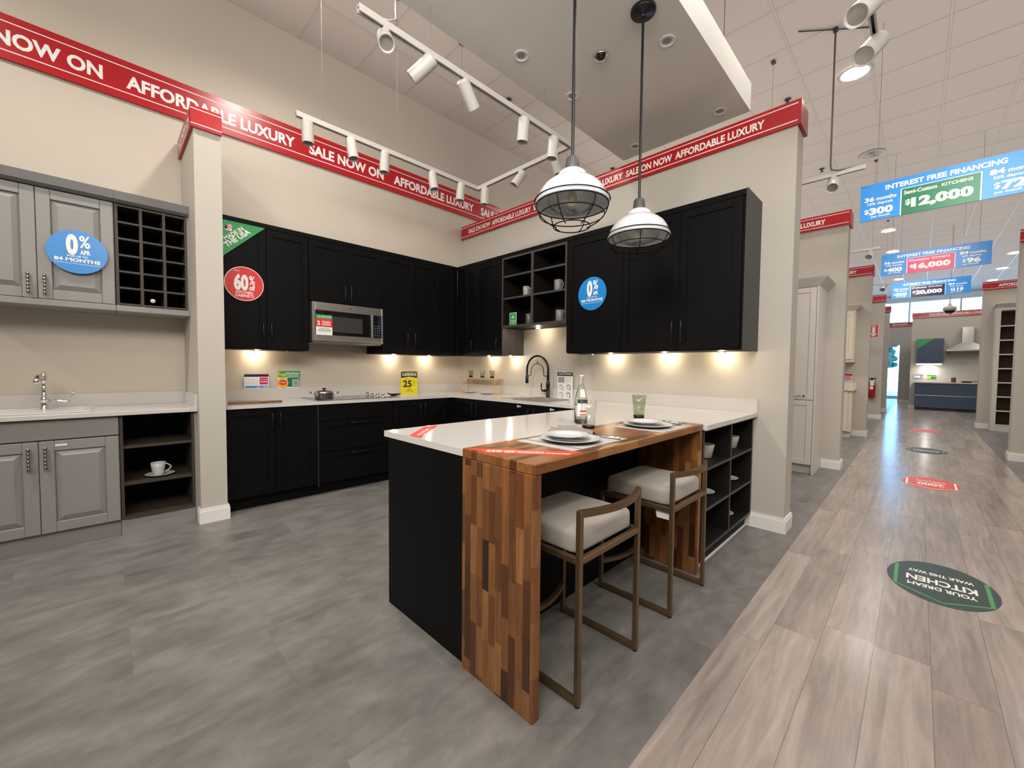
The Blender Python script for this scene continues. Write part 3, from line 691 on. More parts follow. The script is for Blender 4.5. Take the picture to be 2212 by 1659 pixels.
m.text(pl, 'ALL APPLIANCES', (a0+a1)/2, 1.745, .014, .0016, 0, w=.13, al='c'); m.text(pl, '2', a0+.012, 1.668, .042, .0016, 0, bold=.03); m.text(pl, 'YEARS', a0+.054, 1.686, .024, .0016, 0, w=.088, bold=.02)
m.rect(pl, a0+.054, a0+.142, 1.675, 1.68, .0016, 0); m.rect(pl, a0+.054, a0+.142, 1.665, 1.669, .0016, 0)
m.text(pl, 'LOWEST PRICE', (a0+a1)/2, 1.627, .010, .0016, 1, w=.10, al='c'); m.text(pl, 'GUARANTEE', (a0+a1)/2, 1.610, .012, .0016, 1, w=.125, al='c', bold=.03); m.rect(pl, a0+.02, a1-.02, 1.600, 1.602, .0016, 1)
tag(obj('promo_card', m, [CARDW, GREEN, REDS]), 'green red and white 2 YEARS card stuck on the microwave door', 'card')

# ------------------------------------------------------------------ things on the back worktop
WT = .9142
m = MB(); m.box(1.46, 2.25, 4.10, 4.60, WT, WT+.004, 0, .001); t = obj('induction_hob', m, HOB); tag(t, 'black glass electric hob set in the worktop with four chrome knobs', 'hob')
m = MB()
for x, y, r in ((1.66, 4.24, .09), (1.66, 4.47, .075), (1.94, 4.24, .075), (1.94, 4.47, .09)):
    m.tube([(x+r*math.cos(a*.19635), y+r*math.sin(a*.19635), WT+.0043) for a in range(32)], .0008, 4, closed=True)
obj('ring_marking', m, INKG, t)
for k, (x, y) in enumerate(((2.165, 4.17), (2.165, 4.30), (2.165, 4.43), (2.165, 4.55))):
    obj('knob', MB().lathe([(.021, .004), (.019, .012), (.010, .014), (.012, .026), (.018, .034), (.017, .044), (.0, .045)], (x, y, WT), 20), CHROME, t)
px_, py_ = 1.585, 4.30; z0 = WT+.0045
t = thing('saucepan', 'small stainless steel pan with lid and two handles on the hob', 'pan', (px_, py_, z0))
obj('body', MB().lathe([(.0, 0), (.083, 0), (.088, .006), (.090, .062), (.094, .064), (.086, .064), (.084, .008), (0, .006)], (px_, py_, z0), 36), POTM, t)
l = obj('lid', MB().lathe([(.093, .065), (.092, .069), (.075, .080), (.045, .088), (0, .090)], (px_, py_, z0), 36), POTM, t)
obj('knob', MB().lathe([(.008, .089), (.008, .096), (.020, .100), (.020, .110), (.0, .112)], (px_, py_, z0), 20), BLKM, l)
for s in (-1, 1):
    dx, dy = .82*s, -.57*s
    pts = [(px_+dx*(.09+.052*math.sin(math.pi*k/8))-dy*.035*math.cos(math.pi*k/8), py_+dy*(.09+.052*math.sin(math.pi*k/8))+dx*.035*math.cos(math.pi*k/8), z0+.048+.022*math.sin(math.pi*k/8)) for k in range(9)]
    obj('handle', MB().tube(pts, .007, 8), POTM, t)
# spoon rest
m = MB(); n = 20; vs = []; 
for j, (rr_, h) in enumerate(((0.02, .004), (.7, .006), (1, .024), (1.05, .026), (.75, .010), (.03, .008))):
    for k in range(n):
        a = 2*math.pi*k/n; ex = .085*(1+.25*(math.cos(a) > .8)); vs.append((2.36+ex*rr_*math.cos(a)*.9, 4.30+.042*rr_*math.sin(a), WT+h+(.016*max(0, -math.cos(a))**2*rr_)))
m.add(vs, [(j*n+k, j*n+(k+1) % n, (j+1)*n+(k+1) % n, (j+1)*n+k) for j in range(5) for k in range(n)], 0, True); m.cyl((2.36, 4.30, WT), (2.36, 4.30, WT+.006), .03)
tag(obj('spoon_rest', m, BLKM), 'glossy black boat-shaped spoon rest at the hob edge', 'spoon rest')
m = MB(); m.prism(P((0, 0, 0), (1, 0, 0), (0, 1, 0)), [(.735, 4.16), (.98, 4.14), (1.03, 4.17), (1.13, 4.165), (1.165, 4.185), (1.165, 4.215), (1.13, 4.235), (1.03, 4.24), (.98, 4.33), (.735, 4.34)], WT, WT+.016)
tag(obj('chopping_board', m, WALN), 'dark wooden chopping board lying on the worktop by the pillar', 'chopping board')

def card(label, name, p, a0, a1, b0, b1, paint, mats, tk=.002, cat='card', stand=True):
    m = MB(); m.pbox(p, a0, a1, b0, b1, -tk, 0, 0); paint(m, p)
    if stand: m.prism(P(p(a0, b0, 0), p.n, p.v), [(-.05, 0), (-.002, 0), (-.002, min(.1, b1-b0))], -(a1-a0)*.52, -(a1-a0)*.5, 0)
    return tag(obj(name, m, mats), label, cat)
BS = 1.0225
def plan_card(m, p, a0=.965, a1=1.178, b0=BS, b1=1.166):
    w, h = a1-a0, b1-b0
    m.rect(p, a0, a1, b1-.18*h, b1, .0006, 1); m.rect(p, a0+.62*w, a0+.96*w, b0+.28*h, b1-.23*h, .0006, 2); m.rect(p, a0+.04*w, a0+.96*w, b0+.05*h, b0+.19*h, .0006, 3)
    for x in (.06, .2, .36, .52): m.rect(p, a0+x*w, a0+(x+.008)*w, b0+.35*h, b0+.66*h, .0006, 4)
    for y in (.35, .5, .66): m.rect(p, a0+.06*w, a0+.52*w, b0+y*h, b0+(y+.01)*h, .0006, 4)
    m.text(p, 'KITCHEN', a0+.79*w, b0+.60*h, .055*h, .001, 0, w=.28*w, al='c'); m.text(p, '$16,000', a0+.79*w, b0+.43*h, .09*h, .001, 0, w=.28*w, al='c', bold=.03)
    m.text(p, '$400', a0+.5*w, b0+.08*h, .07*h, .001, 0, w=.14*w); m.text(p, '$96', a0+.78*w, b0+.08*h, .07*h, .001, 0, w=.12*w)
PLANM = [CARDW, NAVY, PINK, SIGNB if False else BLUES, INKG]
card('white kitchen plan card with red and blue blocks standing on the backsplash', 'plan_card', PY(4.672), .965, 1.178, BS, 1.166, plan_card, PLANM, stand=False)
def free_card(m, p, a0=1.262, a1=1.474, b0=BS, b1=1.198):
    m.rect(p, a0, a1, b0+.62*(b1-b0), b1, .0006, 1); m.rect(p, a0+.42*.21, a1-.004, b0+.01, b0+.6*(b1-b0), .0006, 2); m.rect(p, a1-.075, a1-.012, b0+.02, b0+.085, .001, 0)
    m.rect(p, a1-.069, a1-.018, b0+.026, b0+.079, .0013, 5)
    m.text(p, 'Free', a0+.006, b1-.055, .045, .001, 3, w=.066, bold=.02); m.text(p, 'kitchen', a0+.076, b1-.036, .026, .001, 0, w=.128, bold=.02); m.rect(p, a0+.078, a1-.012, b1-.056, b1-.049, .001, 0)
    m.disc(p, a0+.045, b0+.052, .052, .0015, 4); m.disc(p, a0+.047, b0+.055, .036, .002, 6, r2=.026); m.text(p, 'OFFER', a0+.047, b0+.05, .012, .0025, 0, w=.05, al='c')
card('green and yellow Free kitchen card standing on the backsplash', 'promo_card', PY(4.672), 1.262, 1.474, BS, 1.198, free_card, [CARDW, GREEN, DGREEN, YEL, ORANGE, INKG, REDS], stand=False)
pc = P((2.60, 4.55, WT+.0005), (1, -.12, 0), (0, 0, 1))
def clear(m, p, w=.225, h=.285):
    m.prism(p, [(.004, .70*h), (w/2, .755*h), (w-.004, .70*h), (w-.004, .97*h), (w/2, .995*h), (.004, .97*h)], 0, .0008, 1)
    m.text(p, 'CLEARANCE', w/2, .80*h, .035, .0016, 2, w=.19, al='c', bold=.04); m.text(p, 'SHOWROOM', w/2, .925*h, .010, .0016, 0, w=.09, al='c')
    m.text(p, '25', .03, .31*h, .085, .001, 1, w=.115, bold=.035); m.text(p, '%', .155, .46*h, .036, .001, 3, w=.04); m.text(p, 'off', .155, .33*h, .026, .001, 3, w=.035); m.text(p, 'up to', .06, .64*h, .010, .001, 1)
    m.text(p, 'Quartz', w/2, .19*h, .014, .001, 1, al='c'); m.text(p, 'Countertops', w/2, .11*h, .014, .001, 1, al='c')
card('bright yellow CLEARANCE 25% card standing on the worktop', 'clearance_card', pc, 0, .225, 0, .285, clear, [YEL, INK, CARDW, M('ochre', (.5, .40, .02), .4)])

# rack with three tumblers and plates in the corner
rx0, rx1 = 3.44, 3.60; ry0, ry1 = 3.74, 4.46; rz = 1.108
t = thing('plate_rack', 'low bamboo riser shelf in the worktop corner with three tumblers on top', 'rack', (3.52, 4.1, WT))
obj('shelf', MB().box(rx0, rx1, ry0, ry1, rz, rz+.012, 0, .002), BAMBOO, t)
for y in (ry0+.03, ry1-.03):
    for x in (rx0+.02, rx1-.02): obj('leg', MB().cyl((x, y, WT+.012), (x, y, rz), .006, n=10), BAMBOO, t)
    obj('foot', MB().box(rx0, rx1, y-.01, y+.01, WT, WT+.012, 0, .002), BAMBOO, t)
def tumbler(name, label, x, y, z, h, rb, rt, group=None, base=.14, mat=None, bm_=None):
    t = thing(name, label, 'glass', (x, y, z), group); w = .0022
    obj('glass', MB().lathe([(0, h*base+.0005), (rb*.96, h*base+.0005), (rb+(rt-rb)*base, h*base+.001), (rb+(rt-rb)*.6, h*.6), (rt, h), (rt-w, h), (rb+(rt-rb)*.6-w, h*.6), (rb-w, h*base+.004), (0, h*base+.004)], (x, y, z), 32), mat or GLASSG, t)
    obj('thick_base', MB().lathe([(0, 0.0005), (rb*.9, .0005), (rb, .004), (rb+(rt-rb)*base, h*base), (0, h*base)], (x, y, z), 32), bm_ or GLASSD, t, label='dark smoked base')
    return t
for y, lab in ((4.305, 'leftmost'), (4.065, 'middle'), (3.875, 'rightmost')):
    tumbler('tumbler', '%s of the three small smoked tumblers on the bamboo riser' % lab, 3.52, y, rz+.0122, .096, .026, .034, 'tumblers on the bamboo riser', .22)
def plate(name, label, x, y, z, r, group=None, h=.018, mat=CHINA):
    return tag(obj(name, MB().lathe([(0, 0), (r*.58, 0), (r*.62, .003), (r*.97, h-.003), (r, h), (r*.96, h), (r*.62, .008), (r*.58, .005), (0, .005)], (x, y, z), 48), mat), label, 'plate', group)
plate('dinner_plate', 'white plate lying under the bamboo riser, the one deeper in the corner', 3.50, 4.30, WT, .095, 'plates under the bamboo riser', .012)
plate('dinner_plate', 'white plate lying under the bamboo riser, the one nearer the sink', 3.50, 3.93, WT, .115, 'plates under the bamboo riser', .012)

# sink, rack and faucet
t = thing('kitchen_sink', 'stainless steel undermount sink in the white worktop', 'sink', (3.305, 2.98, .70))
m = MB(); x0, x1, y0, y1 = SX0-.008, SX1+.008, SY0-.008, SY1+.008; b = .70
m.box(x0, x1, y0, y1, b, b+.004); m.box(x0, x0+.004, y0, y1, b, .8835); m.box(x1-.004, x1, y0, y1, b, .8835); m.box(x0, x1, y0, y0+.004, b, .8835); m.box(x0, x1, y1-.004, y1, b, .8835)
obj('basin', m, STEEL, t)
obj('drain', MB().lathe([(.04, .0045), (.038, .007), (.03, .006), (0, .005)], (3.305, 3.0, b), 24), CHROME, t)
m = MB()
for k in range(15): 
    y = SY0-.02+.03*k; m.cyl((SX0-.01, y, .9195), (SX1+.01, y, .9195), .0035, n=8)
for x in (SX0-.005, SX1+.005): m.cyl((x, SY0-.025, .9187), (x, SY0+.425, .9187), .004, n=8)
tag(obj('drying_rack', m, STEEL), 'roll-up steel bar drying rack laid over the sink', 'drying rack')
fx, fy = 3.56, 2.975
t = thing('kitchen_faucet', 'tall matte black gooseneck spring faucet behind the sink', 'faucet', (fx, fy, WT))
obj('body', MB().lathe([(0, 0), (.026, 0), (.026, .004), (.021, .008), (.021, .12), (.0235, .15), (.022, .175), (.016, .19), (.0155, .25), (.018, .252), (.018, .262), (.014, .264), (0, .264)], (fx, fy, WT), 24), BLKM, t)
sp = (fy+3.283)/2; rad = (3.283-fy)/2; pts = [(fx, fy, WT+.262)]
for k in range(25):
    a = math.pi*k/24; pts.append((fx-.02*k/24, sp-rad*math.cos(a), 1.24+rad*1.0*math.sin(a)))
pts += [(fx-.02, 3.283, 1.19)]
obj('spring_neck', MB().tube(pts, .0125, 10), BLKM, t)
obj('spray_head', MB().lathe([(0, -.118), (.017, -.118), (.0185, -.10), (.0185, -.03), (.014, -.02), (.0135, .0), (0, .002)], (fx-.02, 3.283, 1.19), 20), BLKM, t)
pts = [(fx, fy, 1.162), (fx-.003, fy+.05, 1.162), (fx-.005, fy+.06, 1.175), (fx-.006, fy+.062, 1.22)]
for k in range(1, 12):
    a = math.pi*k/12; pts.append((fx-.006-.008*k/12, sp-(rad-.062)*math.cos(a), 1.22+.085*math.sin(a)))
pts += [(fx-.016, 3.283-.062, 1.22), (fx-.016, 3.283-.06, 1.175), (fx-.018, 3.283-.05, 1.162), (fx-.02, 3.283, 1.162)]
obj('support_arm', MB().tube(pts, .0048, 8).cyl((fx-.01, sp, 1.305), (fx-.01, sp, 1.33), .006), BLKM, t)
h = obj('valve', MB().cyl((fx, fy+.015, .995), (fx, fy+.055, .995), .0165).cyl((fx, fy+.055, .995), (fx, fy+.085, .993), .011, .012), BLKM, t)
obj('lever', MB().tube([(fx, fy+.08, .993), (fx, fy+.095, 1.005), (fx, fy+.098, 1.03), (fx, fy+.099, 1.06), (fx, fy+.1, 1.085)], [.009, .008, .006, .0095, .004], 10), BLKM, h)
pp = PX(3.618)
def poster(m, p, a0=-2.885, a1=-2.672, b0=WT, b1=1.212):
    m.rect(p, a0, a1, b1-.045, b1-.003, .0008, 1); m.text(p, 'FAUCET FEATURES', (a0+a1)/2, b1-.03, .016, .0014, 0, w=.17, al='c'); m.rect(p, a0+.01, a0+.1, b1-.12, b1-.055, .0008, 2)
    for i in range(4): m.rect(p, a0+.115, a0+.115+.07*(.6 if i == 3 else 1), b1-.066-.016*i, b1-.062-.016*i, .0008, 3)
    for i in range(2):
        for j in range(2):
            cx, cz = a0+.055+.1*i, b1-.175-.085*j; k = 1 if i else 3
            pts = [p(cx+.022*math.cos(q*.35), cz+.012+.02*math.sin(q*.35), .0012) for q in range(10)]; pts = [p(cx+.024, cz-.03, .0012)]+pts
            m.tube(pts, .0035, 6, k); m.tube([p(cx-.024, cz+.0, .0012), p(cx+.01, cz-.02, .0012)], .002, 6, k)
m = MB(); m.pbox(pp, -2.885, -2.672, WT, 1.212, -.002, 0); poster(m, pp); m.cyl(pp(-2.78, 1.205, .004), pp(-2.78, 1.22, .004), .018, n=12, m=4)
tag(obj('info_card', m, [CARDW, INK, INKG, INKG, WHITEM]), 'grey and white faucet feature card leaning behind the black faucet', 'card')

# mugs and card in the open wall shelf
def mug(label, x, y, z, h, r, hdir, mat=MUGM, hand=True):
    t = thing('mug', label, 'mug', (x, y, z), 'mugs in the open wall shelf')
    obj('body', MB().lathe([(0, 0), (r*.93, 0), (r*.97, .004), (r, h*.5), (r*1.02, h), (r*.94, h), (r*.92, .008), (0, .007)], (x, y, z), 32), mat, t)
    if hand:
        d = Vector((hdir[0], hdir[1], 0)).normalized()
        pts = [Vector((x, y, z))+d*(r*.95+.033*math.sin(math.pi*k/10))+Vector((0, 0, h*(.9-.72*k/10))) for k in range(11)]
        obj('handle', MB().tube(pts, .0055, 8), mat, t)
mug('plain grey mug on the middle left shelf of the open wall unit', 3.40, 3.175, 2.057, .118, .040, (0, -1), M('mug_plain', (.30, .285, .265), .35))
mug('grey patterned mug on the middle right shelf of the open wall unit', 3.40, 2.715, 2.057, .125, .044, (-.15, -1))
mug('dark speckled mug on the bottom left shelf, next to the green card', 3.40, 3.13, 1.741, .122, .036, (1, -.1), M('mug_dark', (.11, .10, .085), .35, var=.7, vscale=180))
mug('grey speckled mug on the bottom right shelf of the open wall unit', 3.40, 2.69, 1.741, .124, .044, (.3, -1))
pg = PX(3.348)
def gcard(m, p, a0=-3.39, b0=1.741):
    m.rect(p, a0+.006, a0+.104, b0+.006, b0+.142, .0006, 1); m.prism(p, [(a0+.03, b0+.085), (a0+.08, b0+.085), (a0+.055, b0+.122)], .0006, .001, 0); m.prism(p, [(a0+.043, b0+.092), (a0+.067, b0+.092), (a0+.055, b0+.11)], .001, .0014, 1)
    m.text(p, 'KITCHEN', a0+.055, b0+.05, .012, .001, 0, w=.07, al='c'); m.text(p, 'CARE', a0+.055, b0+.03, .012, .001, 0, w=.05, al='c'); m.rect(p, a0+.03, a0+.08, b0+.015, b0+.018, .001, 0)
card('small green card with a white triangle on the bottom left shelf', 'info_card', pg, -3.39, -3.28, 1.741, 1.889, gcard, [CARDW, GREEN])

# ------------------------------------------------------------------ table settings on the bar
BZ = .9213
def placemat(label, x0, x1, y0, y1):
    m = MB(); m.box(x0, x1, y0, y1, BZ, BZ+.002); m.rect(P((0, 0, 0), (1, 0, 0), (0, 1, 0)), x0+.05, x0+.062, y0, y1, BZ+.0024, 1); m.rect(P((0, 0, 0), (1, 0, 0), (0, 1, 0)), x1-.062, x1-.05, y0, y1, BZ+.0024, 1)
    tag(obj('placemat', m, [LINEN, LINEND]), label, 'placemat', 'placemats on the breakfast bar')
placemat('light grey striped placemat nearer the bar corner', 1.31, 1.735, .96, 1.275); placemat('light grey striped placemat nearer the open shelves', 2.045, 2.43, .925, 1.24)
def scallop(name, label, x, y, z, r, group):
    n = 60; m = MB(); prof = [(0, 0), (.55, 0), (.6, .003), (.95, .012), (1, .015), (.94, .0155), (.6, .008), (.55, .0045), (0, .0045)]; vs = []
    for q, h in prof:
        for k in range(n):
            a = 2*math.pi*k/n; w = 1+.025*math.cos(a*20)*(q > .8); vs.append((x+r*max(q, 1e-4)*w*math.cos(a), y+r*max(q, 1e-4)*w*math.sin(a), z+h))
    m.add(vs, [(i*n+k, i*n+(k+1) % n, (i+1)*n+(k+1) % n, (i+1)*n+k) for i in range(len(prof)-1) for k in range(n)], 0, True)
    tag(obj(name, m, CHINA), label, 'plate', group)
for (x, y), lab in (((1.485, 1.105), 'nearer the bar corner'), ((2.195, 1.09), 'nearer the open shelves')):
    plate('dinner_plate', 'large white dinner plate on the placemat %s' % lab, x, y, BZ+.0026, .137, 'place setting plates', .018)
    scallop('side_plate', 'small white plate stacked on the dinner plate %s' % lab, x-.01, y+.01, BZ+.0212, .098, 'place setting plates')
def cutlery(name, label, x, y, ang, L=.2, z=BZ+.0026, zs=0.0):
    ca, sa = math.cos(ang), math.sin(ang); q = lambda a, b, c: (x+a*ca-b*sa, y+a*sa+b*ca, z+.004+c)
    m = MB(); m.tube([q(-L/2, 0, zs), q(-L*.1, 0, .003), q(L*.2, 0, .002)], [.0048, .0035, .0025], 8)
    if name == 'fork':
        m.strip([q(L*.2, 0, .002), q(L*.27, 0, 0), q(L*.33, 0, 0)], Vector((-sa, ca, 0))*.009, (0, 0, .0012))
        for k in (-1.5, -.5, .5, 1.5): m.tube([q(L*.32, k*.005, 0), q(L*.5, k*.005, .002)], .0014, 6)
    else: m.strip([q(L*.18, 0, .0), q(L*.35, .001, 0), q(L*.5, .004, 0)], Vector((-sa, ca, 0))*.0085, (0, 0, .001))
    tag(obj(name, m, CHROME), label, 'cutlery', 'cutlery at the place settings')
cutlery('fork', 'steel fork beside the plate nearer the bar corner', 1.665, 1.06, 1.75, .19, zs=0.0); cutlery('knife', 'steel knife beside the plate nearer the bar corner', 1.69, 1.075, 1.62, .20)
cutlery('fork', 'steel fork beside the plate nearer the open shelves', 2.355, 1.06, 1.7, .19, BZ+.012); cutlery('knife', 'steel knife beside the plate nearer the open shelves', 2.38, 1.07, 1.6, .20, BZ+.012)
# napkins: a folded peaked one by the first plate, a flat folded one by the second
m = MB(); z = BZ+.005
ridge = [(1.60, 1.275, z+.04), (1.65, 1.21, z+.042), (1.69, 1.12, z+.02)]
L_ = [(1.57, 1.25, z), (1.61, 1.185, z+.020), (1.655, 1.10, z+.012)]; R_ = [(1.66, 1.285, z), (1.70, 1.20, z), (1.71, 1.11, z)]
vs = L_+ridge+R_+[(x, y, zz-.002) for x, y, zz in L_+ridge+R_]
fs = [(0, 1, 4, 3), (1, 2, 5, 4), (3, 4, 7, 6), (4, 5, 8, 7)]; m.add(vs, fs+[tuple(i+9 for i in f[::-1]) for f in fs]+[(0, 3, 12, 9), (3, 6, 15, 12), (2, 11, 14, 5), (5, 14, 17, 8), (0, 9, 10, 1), (1, 10, 11, 2), (6, 7, 16, 15), (7, 8, 17, 16)])
m.add([(1.52, 1.27, z), (1.555, 1.235, z+.012), (1.565, 1.285, z+.038), (1.60, 1.25, z+.026), (1.56, 1.305, z)], [(0, 1, 2), (1, 3, 2), (0, 2, 4)])
tag(obj('napkin', m, NAPK), 'taupe napkin folded to a peak behind the nearer plate', 'napkin')
m = MB(); m.box(2.335, 2.425, .985, 1.17, BZ+.0026, BZ+.008, 0, .002); m.box(2.34, 2.42, .99, 1.165, BZ+.0082, BZ+.0118, 0, .002)
tag(obj('napkin', m, NAPK), 'taupe napkin folded flat under the cutlery near the open shelves', 'napkin')
# bottle, glasses
bx, by = 2.06, 1.456
t = thing('water_bottle', 'clear glass water bottle with a foil neck on the white worktop', 'bottle', (bx, by, WT))
obj('glass', MB().lathe([(0, .001), (.036, .001), (.040, .006), (.040, .13), (.036, .165), (.025, .205), (.0165, .235), (.0135, .26), (.0135, .292), (.0115, .292), (.0115, .26), (.0145, .235), (.023, .203), (.034, .163), (.038, .13), (.038, .008), (0, .006)], (bx, by, WT), 32), GLASS, t)
obj('foil_neck', MB().lathe([(.0142, .238), (.0168, .238), (.0145, .262), (.0145, .285), (.0155, .286), (.0155, .298), (0, .299)], (bx, by, WT), 24), M('foil', (.66, .64, .63), .3, metal=.6, var=.3, vscale=90), t)
m = MB()
def wrapq(z0, z1, a0, a1, r0, r1, mm):
    n = 10; vs = []
    for k in range(n+1):
        a = a0+(a1-a0)*k/n; vs += [(bx+r0*math.cos(a), by+r0*math.sin(a), WT+z0), (bx+r1*math.cos(a), by+r1*math.sin(a), WT+z1)]
    m.add(vs, [(2*k, 2*k+2, 2*k+3, 2*k+1) for k in range(n)], mm, True)
wrapq(.05, .125, 3.2, 5.0, .0404, .0404, 0); wrapq(.165, .21, 3.6, 4.6, .0366, .0248, 0); wrapq(.075, .085, 3.6, 4.6, .0408, .0408, 1); wrapq(.055, .062, 3.5, 4.7, .0408, .0408, 1); wrapq(.128, .150, 3.2, 5.2, .0405, .0386, 2)
obj('label', m, [CARDW, REDS, INK], t)
tumbler('drinking_glass', 'clear tumbler with a smoked foot standing in front of the water bottle', 1.895, 1.288, BZ, .152, .035, .045, None, .1, GLASST)
tumbler('drinking_glass', 'smoky green tall tumbler behind the plate nearer the open shelves', 2.562, 1.335, WT, .162, .034, .047, None, .17)
# stickers on the tops
ph = P((0, 0, WT+.0003), (1, 0, 0), (0, 1, 0))
m = MB(); m.prism(ph, [(1.048, 1.755), (1.052, 1.66), (1.355, 1.955), (1.29, 1.985)], 0, .0006); o = obj('sticker', m, REDT); tag(o, 'red corner sticker across the white worktop corner', 'sticker')
l = MB(); l.text(ph, 'up to 30% off', 1.09, 1.735, .02, .0009, rot=.72, bold=.02, w=.2); l.text(ph, 'quartz countertops', 1.105, 1.712, .015, .0009, rot=.74, w=.2); obj('lettering', l, WHT, o)
ph = P((0, 0, BZ+.0001), (1, 0, 0), (0, 1, 0))
m = MB(); m.prism(ph, [(1.040, 1.30), (1.040, 1.175), (1.235, .926), (1.335, .926)], 0, .0006); o = obj('sticker', m, REDT); tag(o, 'red 25% off sticker strip across the corner of the wooden bar', 'sticker')
ang = math.atan2(.926-1.175, 1.235-1.040); l = MB(); l.text(ph, '25% off', 1.052, 1.193, .034, .0009, rot=ang, bold=.035, w=.115); l.text(ph, 'butcherblock countertops', 1.130, 1.093, .022, .0009, rot=ang, bold=.025, w=.205); l.text(ph, 'better value every time', 1.103, 1.160, .014, .0009, rot=ang, w=.17); obj('lettering', l, WHT, o)

# bowls and plates in the open base shelves
def bowl(label, x, y, z, r, h, grp='stoneware in the open base shelves'):
    tag(obj('bowl', MB().lathe([(0, 0), (r*.72, 0), (r*.78, .004), (r*.98, h*.9), (r, h), (r*.93, h), (r*.72, .01), (0, .009)], (x, y, z), 36), STONEW), label, 'bowl', grp)
bowl('white stoneware bowl on the top left shelf of the open base unit', 2.985, 1.065, .6352, .078, .092); bowl('white stoneware bowl on the top right shelf of the open base unit', 3.515, 1.06, .6352, .080, .092)
def stackp(label, x, y, z, n, r):
    t = None
    for k in range(n):
        plate('saucer_dish', label if n == 1 else label, x, y, z+.021*k, r, 'stoneware in the open base shelves', .020, STONEW)
stackp('shallow stoneware dish on the middle left shelf of the open base unit', 2.985, 1.055, .3762, 1, .078); stackp('shallow stoneware dish on the middle right shelf of the open base unit', 3.505, 1.055, .3762, 1, .08); stackp('shallow stoneware dish on the bottom right shelf of the open base unit', 3.41, 1.05, .1193, 1, .075)

# ------------------------------------------------------------------ stools
def stool(label):
    t = thing('bar_stool', label, 'stool', (0, 0, 0), 'bar stools at the breakfast bar'); s = .0105; hw = .2165
    for sx in (-1, 1):
        x = sx*hw; yb = -.202; yf = .202
        obj('back_post', MB().box(x-s, x+s, yb-s, yb+s, .006, .735, 0, .0015), BRONZE, t, True); obj('front_post', MB().box(x-s, x+s, yf-s, yf+s, .006, .56, 0, .0015), BRONZE, t, True)
        obj('floor_rail', MB().box(x-s, x+s, yb+s+.0005, yf-s-.0005, .006, .029, 0, .0015), BRONZE, t, True)
        obj('seat_rail', MB().box(x-s, x+s, yb+s+.0005, yf-s-.0005, .535, .558, 0, .0015), BRONZE, t, True)
        m = MB(); m.cyl((x, yb, 0), (x, yb, .0065), .011, n=12); m.cyl((x, yf, 0), (x, yf, .0065), .011, n=12); obj('foot', m, BLKM, t, True)
    for y in (-.202, .202): obj('seat_rail', MB().box(-hw+s+.0005, hw-s-.0005, y-s, y+s, .535, .558, 0, .0015), BRONZE, t, True)
    N = 16; pts = [(-hw+2*hw*k/N, -.202-.05*math.sin(math.pi*k/N), .735-.0) for k in range(N+1)]
    obj('backrest', MB().strip([(x, y, .7225) for x, y, z in pts], (0, .010, 0), (0, 0, .0125)), BRONZE, t, True)
    obj('footrest', MB().strip([(-hw+2*hw*k/N, .202-.06*math.sin(math.pi*k/N), .15) for k in range(N+1)], (0, .011, 0), (0, 0, .011)), BRONZE, t, True)
    # cushion: soft box
    vs = []; W_, D_, z0, z1, nn = .206, .187, .5585, .641, 40
    def rr(ins, z, rad=.032):
        w, d, r = W_-ins, D_-ins, max(rad-ins*.5, .008); out = []
        for cx_, cy_, a0 in ((w-r, d-r, 0), (r-w, d-r, 90), (r-w, r-d, 180), (w-r, r-d, 270)):
            for k in range(10): a = math.radians(a0+10*k); out.append((cx_+r*math.cos(a), .004+cy_+r*math.sin(a), z))
        return out
    rings = [(.010, z0), (.002, z0+.005), (0, z0+.014), (0, z1-.020), (.003, z1-.010), (.009, z1-.003), (.018, z1), (.07, z1+.004), (.15, z1+.006)]
    for ins, z in rings: vs += rr(ins, z)
    m = MB(); m.add(vs, [(i*nn+k, i*nn+(k+1) % nn, (i+1)*nn+(k+1) % nn, (i+1)*nn+k) for i in range(len(rings)-1) for k in range(nn)]+[tuple(range((len(rings)-1)*nn, len(rings)*nn)), tuple(range(nn))[::-1]], 0, True)
    obj('seat', m, FABRIC, t, True)
    return t
s1 = stool('bronze framed counter stool with oatmeal seat nearer the bar corner'); s1.location = (1.4265, 1.054, .0)
s2 = dup(s1, (2.208, 1.050, .0), 'bronze framed counter stool with a white tag under the seat, nearer the open shelves')
o = obj('tag', MB().strip([(-.205, -.15, .534), (-.207, -.155, .51), (-.208, -.16, .49)], (0, .04, 0), (.0006, 0, 0)), CARDW, s2, True, label='white paper tag under the seat')

